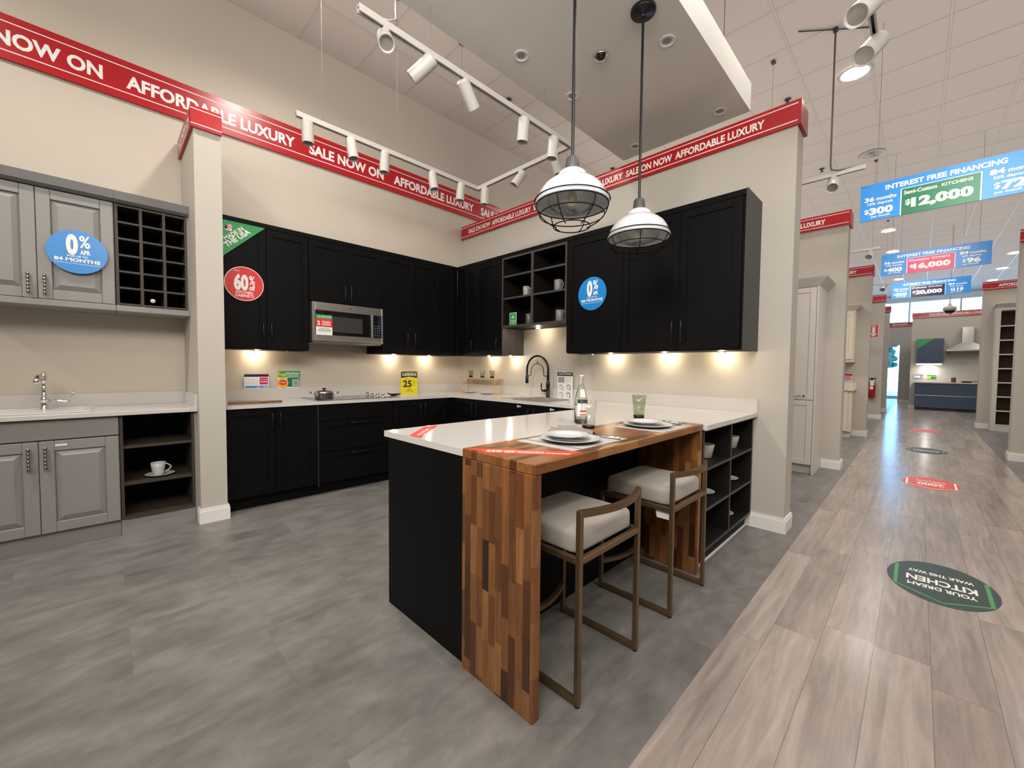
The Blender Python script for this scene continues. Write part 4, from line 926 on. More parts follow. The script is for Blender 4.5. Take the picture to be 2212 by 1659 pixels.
# ------------------------------------------------------------------ pendants
def pendant(label, x, y, z, rot):
    t = thing('pendant_lamp', label, 'lamp', (x, y, z), 'cage pendants over the island'); c = (x, y, z)
    obj('shade', MB().lathe([(.036, .175), (.060, .168), (.078, .152), (.086, .134), (.092, .128), (.122, .112), (.156, .084), (.180, .046), (.192, .008), (.197, .004), (.197, -.008), (.190, -.010), (.186, .006), (.172, .044), (.148, .080), (.115, .106), (.08, .122), (.03, .16)], c, 56), ENAMEL, t)
    obj('socket_cap', MB().lathe([(.040, .171), (.040, .176), (.034, .232), (.026, .243), (.010, .245), (0, .245)], c, 28), NECKM, t)
    r = obj('rod', MB().cyl((x, y, z+.243), (x, y, SZ-.022), .0085, n=12), BLKM, t)
    obj('canopy', MB().lathe([(.012, -.05), (.012, -.03), (.074, -.024), (.078, -.018), (.078, -.0005), (0, -.0005)], (x, y, SZ), 36), BLKM, t)
    m = MB(); ring = lambda r_, h: [(x+r_*math.cos(2*math.pi*k/48), y+r_*math.sin(2*math.pi*k/48), z+h) for k in range(48)]
    for r_, h, w in ((.200, .012, .0032), (.193, -.012, .003), (.172, -.062, .003), (.098, -.122, .003)): m.tube(ring(r_, h), w, 6, closed=True)
    for k in range(6):
        a = rot+math.pi/3*k; pts = [(x+r_*math.cos(a), y+r_*math.sin(a), z+h) for r_, h in ((.193, -.012), (.186, -.036), (.172, -.062), (.140, -.096), (.098, -.122), (.080, -.128))]; m.tube(pts, .003, 6)
    a = -.35; m.ball((x+.202*math.cos(a), y+.202*math.sin(a), z+.012), .011, 8); m.cyl((x+.202*math.cos(a), y+.202*math.sin(a), z-.012), (x+.202*math.cos(a), y+.202*math.sin(a), z+.028), .004, n=8)
    obj('wire_cage', m, CAGEM, t)
    obj('glass_jar', MB().lathe([(.074, .115), (.120, .062), (.135, .02), (.118, -.02), (.07, -.040), (.0, -.046), (0, -.044), (.069, -.038), (.116, -.019), (.133, .02), (.118, .062), (.072, .115)], c, 40), GLASST, t)
    obj('bulb', MB().lathe([(.013, .10), (.014, .07), (.028, .035), (.030, .015), (.022, -.006), (0, -.014)], c, 20), M('bulb_glass', (.7, .66, .55), .1, spec=.8), t)
pendant('white enamel cage pendant lamp, the larger and nearer of the two', 1.79, 1.345, 2.135, .25)
pendant('white enamel cage pendant lamp, the smaller one by the wall cabinets', 2.477, 1.32, 2.112, .55)
# ------------------------------------------------------------------ track lights
def spot_head(t, base, aim, L=.17, r=.044, power=0, mat=WHITEM, on=False, spread=60, lamp_name='track_spot'):
    b = Vector(base); d = (Vector(aim)-b).normalized(); c = b+Vector((0, 0, -.075))
    m = MB(); m.box(b.x-.018, b.x+.018, b.y-.018, b.y+.018, b.z-.045, b.z-.019, 0, .002); m.cyl((b.x, b.y, b.z-.045), (b.x, b.y, b.z-.08), .010, n=10)
    s0 = c-d*L*.28; s1_ = c+d*L*.72
    m.cyl(s0, s1_, r, n=24, caps=False); m.lathe([(r, 0), (r*.8, -.012), (0, -.013)], s0, 24, ax=d); m.lathe([(r, 0), (r*.9, 0.0), (r*.86, -.015), (r*.8, -.02)], s1_, 24, ax=d)
    h = obj('spot_head', m, mat, t)
    obj('lens', MB().lathe([(r*.84, -.017), (r*.4, -.018), (0, -.018)], s1_, 24, ax=d), GLOW if on else LENS, h)
    if power: lamp('SPOT', lamp_name, tuple(s1_+d*.02), tuple(s1_+d), power, (1, .87, .72), spot_size=math.radians(spread), spot_blend=.7, shadow_soft_size=.04)
TZ = 3.225
def rail(t, a, b, w=.017, label=None):
    a, b = Vector(a), Vector(b); ax = (b-a).normalized(); m = MB()
    q = P(a, ax, (0, 0, 1)); L = (b-a).length
    m.pbox(q, 0, L, .008, .021, -w, w); m.pbox(q, 0, L, -.019, .008, -w, -w+.010); m.pbox(q, 0, L, -.019, .008, w-.010, w); m.pbox(q, 0, L, .004, .008, -w+.01, w-.01, 1)
    return obj('rail', m, [WHITEM, INK], t)
def wire(t, x, y, z0, r=.0016, clamp=True):
    obj('hanger_wire', MB().cyl((x, y, z0), (x, y, CEIL-.005), r, n=6), M('cable_grey', (.2, .19, .18), .4), t)
    if clamp: obj('ceiling_clamp', MB().box(x-.03, x+.03, y-.02, y+.02, CEIL-.022, CEIL-.0075, 0, .003), INK, t)
t = thing('track_lighting', 'U-shaped white track lighting rail with many spot heads over the black kitchen', 'track light', (2.1, 2.9, TZ))
rail(t, (1.10, 3.515, TZ), (2.98, 3.515, TZ)); rail(t, (2.963, 3.497, TZ), (2.963, 2.27, TZ)); rail(t, (1.03, 2.252, TZ), (2.98, 2.252, TZ))
# heads along the back rail, the side rail and the front rail
for x, aim in ((1.185, (1.25, 3.46, 1)), (1.54, (1.75, 3.1, 1)), (1.85, (1.8, 3.6, 1)), (2.365, (2.55, 3.1, 1)), (2.72, (2.6, 3.6, 1))): spot_head(t, (x, 3.515, TZ), aim)
for y, aim in ((3.40, (2.95, 3.55, 1)), (2.86, (1.5, 3.6, 1)), (2.42, (3.3, 2.0, 1.2))): spot_head(t, (2.963, y, TZ), aim)
for x, aim in ((1.19, (.9, 1.55, 2.45)), (1.47, (.5, 3.6, 2.0)), (1.785, (3.3, 2.6, 1.8)), (2.36, (2.4, 2.55, 1)), (2.725, (2.6, 2.45, 1))): spot_head(t, (x, 2.252, TZ), aim)
for x, y in ((1.976, 3.515), (2.73, 3.515), (1.3, 3.515), (1.5, 2.252), (2.6, 2.252)): wire(t, x, y, TZ+.02)
pts = [(1.16, 2.252, TZ+.022), (1.22, 2.26, TZ+.05), (1.28, 2.29, TZ+.11), (1.30, 2.33, TZ+.3), (1.28, 2.45, 4.0), (1.27, 2.5, CEIL-.01)]
obj('power_cable', MB().tube(pts, .006, 8), WHITEM, t)
t = thing('track_lighting', 'white track lighting rail with tilted spot heads hung over the wood plank aisle', 'track light', (2.3, .25, 3.24))
rail(t, (.6, .25, 3.24), (3.25, .25, 3.24)); spot_head(t, (2.86, .25, 3.24), (1.7, .58, 2.2), .24, .052); spot_head(t, (3.235, .25, 3.24), (2.2, .55, 2.3), .24, .052); 
for x in (1.0, 2.9): wire(t, x, .25, 3.26)
t = thing('track_lighting', 'white track rail hung on a looped dark cable over the bay with the white pantry', 'track light', (5.3, 1.5, 3.25))
rail(t, (5.3, .43, 3.25), (5.3, 3.4, 3.25)); spot_head(t, (5.3, .68, 3.25), (4.9, .66, 2.9), .2, .05); spot_head(t, (5.3, 1.6, 3.25), (5.3, 3, 1.2)); spot_head(t, (5.3, 2.6, 3.25), (5.9, 3.4, 1.2))
wire(t, 5.3, 1.25, 3.27); wire(t, 5.3, 3.0, 3.27)
ck = M('cable_dark', (.10, .09, .085), .5)
obj('power_cable', MB().tube([(5.225, .70, CEIL-.01), (5.225, .70, 4.2), (5.23, .70, 3.6), (5.235, .70, 3.34), (5.25, .695, 3.29), (5.28, .64, 3.275), (5.30, .50, 3.272)], .008, 8), ck, t)
obj('ceiling_clamp', MB().box(5.2, 5.25, .68, .72, CEIL-.03, CEIL-.0075).tube([(5.0, .97, CEIL-.012), (5.225, .70, CEIL-.012), (5.45, .43, CEIL-.012)], .006, 6), INK, t)
for x0, nm in ((8.9, 'third'), (12.6, 'fourth')):
    t = thing('track_lighting', 'distant white track rail over the %s kitchen bay' % nm, 'track light', (x0, 1.2, 3.25))
    rail(t, (x0, .5, 3.25), (x0, 3.2, 3.25)); spot_head(t, (x0, .62, 3.25), (x0-.5, .7, 2.9), .2, .05); wire(t, x0, .6, 3.27); wire(t, x0, 2.2, 3.27)

# ------------------------------------------------------------------ fittings on the ceiling
def sprinkler(x, y, lab):
    m = MB(); m.lathe([(.036, -.007), (.036, -.012), (.012, -.016), (.010, -.045), (0, -.045)], (x, y, CEIL), 16); m.lathe([(.028, -.052), (.028, -.055), (0, -.055)], (x, y, CEIL), 16); m.cyl((x+.01, y, CEIL-.045), (x+.01, y, CEIL-.053), .003); m.cyl((x-.01, y, CEIL-.045), (x-.01, y, CEIL-.053), .003)
    tag(obj('ceiling_sprinkler', m, INK), lab, 'sprinkler', 'ceiling sprinkler heads')
sprinkler(3.703, 3.80, 'black ceiling sprinkler head over the track in the black kitchen'); sprinkler(6.19, 3.80, 'black ceiling sprinkler head seen above the divider banner between the pendants'); sprinkler(6.15, 1.28, 'black ceiling sprinkler head above the outer end of the divider banner'); sprinkler(8.64, 1.27, 'black ceiling sprinkler head above the white track rail by the looped cable')
sprinkler(11.1, -.6, 'black ceiling sprinkler head over the aisle behind the green priced sign')
def downlight(x, y, on, lab):
    m = MB(); m.lathe([(.155, -.0075), (.160, -.012), (.135, -.018), (.125, -.010)], (x, y, CEIL), 40)
    o = obj('ceiling_downlight', m, WHITEM); tag(o, lab, 'ceiling light', 'round downlights over the aisle')
    obj('diffuser', MB().lathe([(.127, -.011), (.06, -.016), (0, -.017)], (x, y, CEIL), 32), GLOW if on else LENS, o)
for k, (x, on, lab) in enumerate(((6.14, 1, 'glowing round ceiling downlight just above the tilted aisle spot head'), (8.59, 0, 'unlit round ceiling downlight above the looped cable'), (13.49, 1, 'round ceiling downlight glowing just below the sign with the $12,000 price'), (15.94, 1, 'round ceiling downlight glowing at the top edge of the $16,000 sign'), (20.84, 1, 'round ceiling downlight glowing between the $16,000 and $20,000 signs'))): downlight(x, .63, on, lab)
for x, lab in ((18.39, 'round ceiling downlight glowing right of the $16,000 sign, nearest in its row'), (20.84, 'round ceiling downlight glowing right of the $16,000 sign, middle of its row'), (23.29, 'round ceiling downlight glowing above the banner over the open white shelving')): downlight(x, -1.83, 1, lab)

# ------------------------------------------------------------------ hanging finance signs
def fsign(x, y0, y1, z0, z1, mat, title, price, lo, hi, label, script):
    p = PX(x); a0, a1 = -y0, -y1; w = a1-a0; h = z1-z0; m = MB(); m.pbox(p, a0, a1, z0, z1, -.012, 0)
    o = obj('hanging_sign', m, BLUES); tag(o, label, 'sign', 'blue finance signs over the aisle')
    l = MB(); A = lambda q: a0+q*w; B = lambda q: z0+q*h
    l.rect(p, A(.255), A(.70), B(0), B(.70), .001, 0); l.rect(p, A(.262), A(.693), B(.0), B(.685), .0016, 1)
    l.text(p, 'INTEREST FREE FINANCING', A(.16), B(.77), .13*h, .0016, 0, w=.66*w, bold=.035)
    l.text(p, '36', A(.03), B(.53), .12*h, .0016, 0, w=.062*w, bold=.04); l.text(p, 'months', A(.105), B(.53), .10*h, .0016, 0, w=.125*w, bold=.03); l.text(p, '10% deposit', A(.05), B(.42), .07*h, .0016, 0, w=.16*w, bold=.02)
    l.text(p, '$', A(.03), B(.20), .12*h, .0016, 0, w=.03*w, bold=.02); l.text(p, lo, A(.062), B(.16), .19*h, .0016, 0, w=.15*w, bold=.05); l.text(p, 'per month', A(.075), B(.07), .06*h, .0016, 0, w=.12*w)
    l.text(p, script, A(.275), B(.53), .10*h, .0022, 0, w=.19*w, bold=.025); l.text(p, 'KITCHENS', A(.49), B(.54), .075*h, .0022, 0, w=.165*w, bold=.02)
    l.text(p, '$', A(.285), B(.25), .14*h, .0022, 0, w=.032*w, bold=.03); l.text(p, price, A(.32), B(.18), .24*h, .0022, 0, w=.34*w, bold=.055)
    l.text(p, '84', A(.735), B(.55), .13*h, .0016, 0, w=.075*w, bold=.04); l.text(p, 'months', A(.825), B(.55), .10*h, .0016, 0, w=.13*w, bold=.03); l.text(p, '50% deposit', A(.755), B(.43), .07*h, .0016, 0, w=.16*w, bold=.02)
    l.text(p, '$', A(.76), B(.21), .14*h, .0016, 0, w=.03*w, bold=.02); l.text(p, hi, A(.795), B(.17), .21*h, .0016, 0, w=.12*w, bold=.05); l.text(p, 'per month', A(.765), B(.08), .06*h, .0016, 0, w=.13*w)
    obj('lettering', l, [WHT, mat], o, label='white lettering round a coloured price panel')
    for y in (y0-.12, y1+.12): obj('hanger_wire', MB().cyl((x+.006, y, z1), (x+.006, y, CEIL-.008), .002, n=6), M('cable_grey', (.2, .19, .18), .4), o)
fsign(5.45, .475, -.685, 2.757, 3.113, DGREEN, '', '12,000', '300', '72', 'hanging blue finance sign with a green $12,000 panel, the largest', 'Semi-Custom')
fsign(8.85, .48, -.675, 2.78, 3.11, PINK, '', '16,000', '400', '96', 'hanging blue finance sign with a pink $16,000 panel', 'Custom')
fsign(11.8, .46, -.66, 2.785, 3.11, NAVY, '', '20,000', '500', '119', 'hanging blue finance sign with a navy $20,000 panel', 'Deluxe')

# ------------------------------------------------------------------ floor decals
pf = P((0, 0, .0034), (0, 1, 0), (-1, 0, 0))                 # read from the far side: right = +Y, up = -X
def decal(x, y, rx, ry, mat, mat2, lines, label):
    m = MB(); a, b = y, -x; m.disc(pf, a, b, ry, .0008, 0, 64, r2=rx, t=.0008)
    o = obj('floor_decal', m, mat); tag(o, label, 'decal', 'oval floor decals in the aisle'); l = MB()
    if lines:
        def bar(x0, y0, x1, y1, w):
            d = Vector((x1-x0, y1-y0)).normalized(); n = Vector((-d.y, d.x))*w/2
            l.poly([pf(x0+n.x, y0+n.y, .0014), pf(x1+n.x, y1+n.y, .0014), pf(x1-n.x, y1-n.y, .0014), pf(x0-n.x, y0-n.y, .0014)], 0)
        bar(a-.82*ry, b-.52*rx, a-.82*ry, b+.52*rx, .018); bar(a+.82*ry, b-.52*rx, a+.82*ry, b+.52*rx, .018); bar(a-.82*ry, b+.52*rx, a, b+.9*rx, .012); bar(a+.82*ry, b+.52*rx, a, b+.9*rx, .012)
        for s, dy, cap, w in lines: l.text(pf, s, a, b+dy*rx, cap, .0014, 1, w=w*ry, al='c', bold=.03)
    obj('lettering', l, [mat2, WHT], o) if l.f else None
decal(3.46, -.135, .325, .232, DECALG, LGREEN, (('YOUR DREAM', .26, .05, 1.2), ('KITCHEN', -.10, .085, 1.25), ('WALK THIS WAY', -.42, .045, 1.2)), 'dark green oval floor decal reading YOUR DREAM KITCHEN, nearest in the aisle')
decal(6.5, -.14, .325, .232, REDT, WHT, (('2000', -.02, .14, .9), ('DISPLAYS', -.4, .06, 1.0)), 'red oval floor decal reading 2000, second along the aisle')
decal(9.16, -.13, .325, .232, DECALG, LGREEN, (('KITCHEN', -.10, .1, 1.2),), 'dark oval floor decal, third along the aisle')
decal(12.25, -.14, .325, .21, REDT, WHT, (), 'small red oval floor decal, furthest along the aisle')

# ------------------------------------------------------------------ grey kitchen on the left
PG = PY(4.33)
def rail_box(t, x0, x1): 
    m = MB(); m.box(x0, x1, 4.30, YB-.001, 1.655, 1.70, 0, .004); obj('bottom_rail', m, GREY, t)
    m = MB(); m.prism(P((x0, 0, 0), (0, -1, 0), (0, 0, 1)), [(-YB+.001, 2.467), (-4.30, 2.467), (-4.275, 2.485), (-4.268, 2.545), (-YB+.001, 2.545)], 0, -(x1-x0)); obj('crown', m, GREYC, t)
t = thing('wall_cabinet', 'grey raised-panel wall cabinet with pewter beaded handles and a round blue sticker', 'cabinet', (-.3, 4.5, 1.655))
obj('carcass', MB().pbox(PG, -.70, .072, 1.70, 2.467, -.359, -.001), GREY, t); rail_box(t, -.70, .0725)
for a0, a1, h in ((-.698, -.313, -.354), (-.313, .07, -.279)):
    d = raised(PG, a0, a1, 1.702, 2.463, t); bead_pull(PG, h, 1.728, 1.872, d)
t = thing('wine_rack', 'dark wood wine rack of eighteen square holes beside the grey wall cabinet', 'rack', (.3, 4.5, 1.655))
m = MB(); y0 = 4.318; xs = [.076+.1375*k for k in range(4)]; zs = [1.712+.1235*k for k in range(7)]
for x in xs: m.box(x, x+.018, y0, 4.66, 1.70, 2.466)
for z in zs: m.box(.0945, .488, y0+.001, 4.66, z-.006, z+.008)
obj('lattice', m, WENGE, t); obj('back_panel', MB().box(.076, .506, 4.661, YB-.001, 1.70, 2.466), DARKIN, t)
obj('stile', MB().box(.505, .5145, 4.31, YB-.001, 1.70, 2.466), GREY, t); rail_box(t, .0735, .5145)
bz = 1.7205
tt = thing('wine_bottle', 'wine bottle lying in the bottom middle hole of the rack, cap showing', 'bottle', (.292, 4.5, bz)); bp_ = Vector((.285, 4.64, bz+.038))
obj('body', MB().lathe([(0, 0), (.034, .001), (.037, .01), (.037, .17), (.03, .205), (.014, .235), (.0135, .275)], bp_, 24, ax=(0, -1, 0)), GLASSBLK, tt); obj('cap', MB().lathe([(.0145, .26), (.016, .30), (.014, .302), (0, .302)], bp_, 20, ax=(0, -1, 0)), M('cream_cap', (.75, .68, .6), .4), tt)

t = thing('base_cabinet', 'grey raised-panel sink base cabinet with two beaded handles', 'cabinet', (-.3, 4.38, 0))
PGb = PY(4.09)
obj('carcass', MB().pbox(PGb, -.70, .064, .11, .8835, -.599, -.001), GREY, t); obj('plinth', MB().pbox(PGb, -.70, .064, 0, .11, -.599, -.015), GREY, t)
obj('false_front', MB().pbox(PGb, -.698, .063, .745, .877, 0, .02, 0, .003), GREY, t)
for a0, a1, h in ((-.698, -.318, -.36), (-.318, .063, -.287)):
    d = raised(PGb, a0, a1, .118, .738, t); bead_pull(PGb, h, .552, .704, d)
obj('door_tag', MB().pbox(PGb, -.245, -.19, .700, .712, .0205, .022), WHT, t)
t = thing('open_shelf_unit', 'dark wood open base shelf with a white cup, at the end of the grey run', 'shelf', (.28, 4.38, 0))
m = MB(); m.box(.067, .085, 4.072, 4.68, .12, .8835); m.box(.478, .496, 4.072, 4.68, .12, .8835); m.box(.0855, .4775, 4.073, 4.68, .115, .133); obj('frame', m, WENGE, t)
obj('back_panel', MB().box(.0855, .4775, 4.66, 4.68, .1335, .8835), DARKIN, t)
for z in (.635, .362): obj('shelf', MB().box(.0855, .4775, 4.085, 4.659, z, z+.02), WENGE, t)
obj('stile', MB().box(.497, .5145, 4.072, 4.68, 0, .8835), GREY, t); obj('plinth', MB().box(.066, .496, 4.085, 4.68, 0, .114), GREY, t)
cx, cy_, cz = .292, 4.20, .3822
plate('saucer', 'white saucer under the cup in the grey run shelf', cx, cy_, cz, .092, None, .018)
t = thing('cup', 'white coffee cup on a saucer in the dark open shelf', 'cup', (cx, cy_, cz+.006)); z = cz+.0062
obj('body', MB().lathe([(0, 0), (.030, 0), (.034, .006), (.040, .05), (.047, .098), (.044, .098), (.037, .05), (.030, .01), (0, .008)], (cx-.01, cy_, z), 36), CHINA, t)
obj('handle', MB().tube([(cx-.01+.042+.034*math.sin(math.pi*k/10), cy_-.012, z+.088-.066*k/10) for k in range(11)], .0045, 8), CHINA, t)
wt = obj('worktop', MB().box(-.72, .5145, 4.035, YB-.001, .884, .914, 0, .002), QUARTZ); tag(wt, 'white worktop over the grey cabinets with a low upstand', 'worktop')
obj('backsplash', MB().box(-.72, .499, 4.668, YB-.001, .9145, 1.018).box(.4995, .5145, 4.05, YB-.001, .9145, 1.018), QUARTZ, wt)
t = thing('kitchen_sink', 'white flush sink surround in the grey kitchen worktop', 'sink', (-.36, 4.36, WT)); m = MB()
obj('rim', MB().box(-.66, -.07, 4.55, 4.60, WT, WT+.008, 0, .003).box(-.66, -.07, 4.13, 4.17, WT, WT+.008, 0, .003).box(-.11, -.07, 4.1705, 4.5495, WT, WT+.008, 0, .003), CHINA, t)
obj('basin', MB().box(-.66, -.1105, 4.1705, 4.5495, WT, WT+.002), M('sink_inner', (.6, .59, .57), .25), t)
gx, gy = -.315, 4.50
t = thing('kitchen_faucet', 'ornate chrome single-lever faucet on the grey kitchen worktop', 'faucet', (gx, gy, WT+.002))
z = WT+.0021
obj('body', MB().lathe([(0, 0), (.026, 0), (.027, .006), (.020, .012), (.021, .07), (.024, .075), (.016, .085), (.015, .10), (.019, .105), (.012, .112), (.013, .15), (.016, .158), (.010, .165), (.012, .20), (.016, .205), (.016, .245), (.010, .252), (.013, .262), (.004, .275), (0, .277)], (gx, gy, z), 24), CHROME, t)
obj('spout', MB().tube([(gx, gy, z+.225), (gx-.008, gy-.06, z+.25), (gx-.018, gy-.12, z+.245), (gx-.022, gy-.15, z+.22), (gx-.023, gy-.158, z+.195)], [.011, .011, .012, .016, .019], 12), CHROME, t)
h = obj('valve', MB().tube([(gx+.015, gy, z+.062), (gx+.05, gy-.01, z+.060), (gx+.085, gy-.02, z+.062), (gx+.10, gy-.024, z+.058), (gx+.125, gy-.03, z+.058)], [.010, .012, .013, .007, .014], 12), CHROME, t)
obj('lever', MB().tube([(gx+.12, gy-.03, z+.06), (gx+.13, gy-.033, z+.085), (gx+.145, gy-.036, z+.105), (gx+.15, gy-.037, z+.14)], [.004, .0035, .0035, .004], 8).ball((gx+.15, gy-.037, z+.145), .008, 10), CHROME, h)

# ------------------------------------------------------------------ neighbouring displays along the aisle
def far_door(p, a0, a1, b0, b1, t, mat): return shaker(p, a0, a1, b0, b1, 'door', t, mat)
def crown(t, x0, x1, y0, y1, z, h, mat):
    m = MB(); e = h*.75; z1 = z+h
    lo = [(x0, y0), (x1, y0), (x1, y1), (x0, y1)]; hi = [(x0-e, y0-e), (x1, y0-e), (x1, y1), (x0-e, y1)]
    m.add([(x, y, z) for x, y in lo]+[(x, y, z1-.012) for x, y in hi]+[(x-.008*(x == x0-e), y-.008*(y == y0-e), z1) for x, y in hi], [(0, 1, 5, 4), (3, 0, 4, 7), (4, 5, 9, 8), (7, 4, 8, 11), (8, 9, 10, 11), (0, 3, 2, 1)])
    obj('crown', m, mat, t)
t = thing('pantry_cabinet', 'tall white pantry cupboard with a crown beyond the black kitchen', 'cabinet', (6.25, 1.3, 0))
x0, y0 = 5.985, .854
obj('carcass', MB().box(x0, 6.544, y0+.02, 1.80, .11, 2.25), CABW, t); obj('side_panel', MB().box(x0-.018, 6.544, y0, y0+.0195, 0, 2.25), CABW, t); obj('plinth', MB().box(x0+.05, 6.544, y0+.02, 1.8, 0, .1095), CABW, t)
pq = PX(x0)
for y_0, y_1 in ((.878, 1.335), (1.337, 1.79)):
    for b0, b1 in ((.115, .895), (.90, 2.245)):
        d = far_door(pq, -y_1, -y_0, b0, b1, t, CABW); b = MB(); yy = -1.30 if y_0 < 1 else -1.36
    obj('handle', MB().tube([pq(-(y_0+.13), .95, .02), pq(-(y_0+.13), .95, .045), pq(-(y_0+.30), .95, .045), pq(-(y_0+.30), .95, .02)], .006, 8), NICKEL, d); obj('knob', MB().ball(pq(-(y_0+.09), .95, .032), .013, 10), NICKEL, d)
crown(t, x0-.018, 6.544, y0, 1.8, 2.2505, .10, CABW)
def cream_set():
    x0, y0 = 9.86, .86; t = thing('base_cabinet', 'cream base cabinet seen past the second divider wall', 'cabinet', (10, 1.4, 0))
    obj('carcass', MB().box(x0, 10.224, y0, 2.6, .11, .882), CREAM, t); obj('plinth', MB().box(x0+.05, 10.224, y0+.02, 2.6, 0, .1095), CREAM, t); q = PX(x0)
    for k in range(3): far_door(q, -(y0+.06+.56*(k+1)), -(y0+.06+.56*k), .12, .87, t, CREAM)
    w = obj('worktop', MB().box(x0-.04, 10.224, y0-.03, 2.62, .8825, .915), M('speckled_stone', (.62, .57, .48), .2, var=.4, vscale=30)); tag(w, 'speckled stone worktop on the cream base cabinet', 'worktop'); obj('backsplash', MB().box(10.20, 10.224, y0-.03, 2.62, .9155, 1.03), MATS['speckled_stone'], w)
    t = thing('wall_cabinet', 'cream crowned wall cabinet seen past the second divider wall', 'cabinet', (10.05, 1.4, 1.42)); x1 = 9.895
    obj('carcass', MB().box(x1, 10.224, y0, 2.6, 1.42, 2.38), CREAM, t); q = PX(x1)
    for k in range(3): far_door(q, -(y0+.02+.56*(k+1)), -(y0+.02+.56*k), 1.47, 2.36, t, CREAM)
    crown(t, x1, 10.224, y0, 2.6, 2.3805, .09, CREAM)
    lamp('SPOT', 'cabinet_lamp', (10.05, 1.4, 1.40), (10.1, 1.4, 0), 6, (1, .8, .55), spot_size=math.radians(150), spot_blend=.5, shadow_soft_size=.05)
    def f(m, p): plan_card(m, p, -1.20, -.90, 1.031, 1.19)
    card('white plan card with a red block on the speckled stone worktop', 'plan_card', PX(10.198), -1.20, -.90, 1.031, 1.19, f, PLANM, stand=False)
cream_set()
# fire extinguisher and its sign
xw = 14.328; ey = .855
t = thing('fire_extinguisher', 'red fire extinguisher hung on the far divider wall', 'fire extinguisher', (xw-.1, ey, .56))
obj('cylinder', MB().lathe([(0, 0), (.07, 0), (.078, .01), (.078, .34), (.065, .40), (.03, .43), (.026, .45), (0, .45)], (xw-.085, ey, .56), 28), EXTRED, t)
obj('valve', MB().cyl((xw-.085, ey, 1.0105), (xw-.085, ey, 1.05), .025).box(xw-.10, xw-.07, ey-.09, ey+.05, 1.0505, 1.075, 0, .004), BLKM, t)
obj('hose', MB().tube([(xw-.085, ey+.04, 1.03), (xw-.09, ey+.10, 1.02), (xw-.10, ey+.12, .92), (xw-.10, ey+.115, .72)], .012, 8), BLKM, t)
obj('tag', MB().pbox(PX(xw-.166), -ey-.03, -ey+.05, .88, 1.02, -.001, 0), CARDW, t, label='white inspection tag'); obj('label', MB().pbox(PX(xw-.166), -ey-.03, -ey+.035, .78, .86, -.001, 0), CARDW, t); obj('bracket', MB().box(xw-.012, xw, ey-.04, ey+.04, .60, .98), BLKM, t)
p = PX(xw-.002); a = -.868; m = MB(); m.pbox(p, a-.10, a+.10, 2.14, 2.50, -.002, 0, 0); m.rect(p, a-.088, a+.088, 2.152, 2.488, .0006, 1)
m.rect(p, a-.03, a+.03, 2.24, 2.42, .0012, 0); m.poly([p(a-.075, 2.25, .0012), p(a, 2.165, .0012), p(a+.075, 2.25, .0012)], 0); m.text(p, 'FIRE', a, 2.44, .03, .0012, 0, w=.12, al='c', bold=.03)
tag(obj('fire_sign', m, [CARDW, REDS]), 'red fire sign with a white down arrow above the extinguisher', 'sign')

# slate blue kitchen at the end of the aisle
X = 19.5; t = thing('base_cabinet', 'slate blue drawer base cabinet at the end of the aisle', 'cabinet', (19.2, -1, 0)); q = PX(18.95)
obj('carcass', MB().box(18.95, X-.002, -3.2, .06, .08, .882), NAVYC, t); obj('plinth', MB().box(19.0, X-.002, -3.2, .04, 0, .0795), INK, t)
for b0, b1 in ((.09, .475), (.495, .86)): obj('drawer', MB().pbox(q, -.05, 1.45, b0, b1, 0, .02, 0, .003), NAVYC, t); obj('drawer', MB().pbox(q, 1.46, 3.19, b0, b1, 0, .02, 0, .003), NAVYC, t)
obj('handle_strip', MB().pbox(q, -.05, 3.19, .476, .494, 0, .012), STEEL, t)
w = obj('worktop', MB().box(18.9, X-.002, -3.22, .085, .8825, .92), QUARTZ); tag(w, 'pale worktop of the slate blue kitchen', 'worktop')
t = thing('wall_cabinet', 'slate blue wall cabinet with a green corner sticker', 'cabinet', (19.32, -.25, 1.53)); obj('carcass', MB().box(19.17, X-.002, -.555, .065, 1.535, 2.34), NAVYC, t); d = obj('door', MB().pbox(PX(19.169), -.063, .553, 1.537, 2.338, 0, .02, 0, .002), NAVYC, t)
tag(obj('sticker', MB().prism(PX(19.148), [(-.06, 2.336), (.34, 2.336), (-.06, 2.0)], 0, .001), GREEN), 'small green triangle sticker on the slate blue wall cabinet', 'sticker')
o = tag(obj('tube_light', MB().cyl((19.3, -.53, 1.50), (19.3, .05, 1.50), .022, n=16), TUBE), 'white fluorescent tube under the slate blue wall cabinet', 'lamp'); lamp('AREA', 'tube_lamp', (19.3, -.24, 1.47), (19.3, -.24, 0), 12, (1, .97, .9), shape='RECTANGLE', size=.5, size_y=.04)
t = thing('range_hood', 'stainless steel chimney range hood on the far kitchen wall', 'range hood', (19.25, -1.07, 1.93)); yc = -1.07
obj('chimney', MB().box(19.22, X-.002, yc-.125, yc+.125, 2.18, 2.68, 0, .003), STEEL, t)
vs = [(19.0, yc-.46, 1.96), (X-.002, yc-.46, 1.96), (X-.002, yc+.46, 1.96), (19.0, yc+.46, 1.96), (19.2, yc-.14, 2.179), (X-.002, yc-.14, 2.179), (X-.002, yc+.14, 2.179), (19.2, yc+.14, 2.179)]
obj('canopy', MB().add(vs, [(0, 1, 5, 4), (1, 2, 6, 5), (2, 3, 7, 6), (3, 0, 4, 7), (4, 5, 6, 7)]).box(19.0, X-.002, yc-.46, yc+.46, 1.915, 1.9595, 0, .003), STEEL, t)
def f(m, p): plan_card(m, p, -.09, .13, .9205, 1.06)
p = PX(19.4)
def f1(m, p): plan_card(m, p, -.09, .13, 1.05, 1.17)
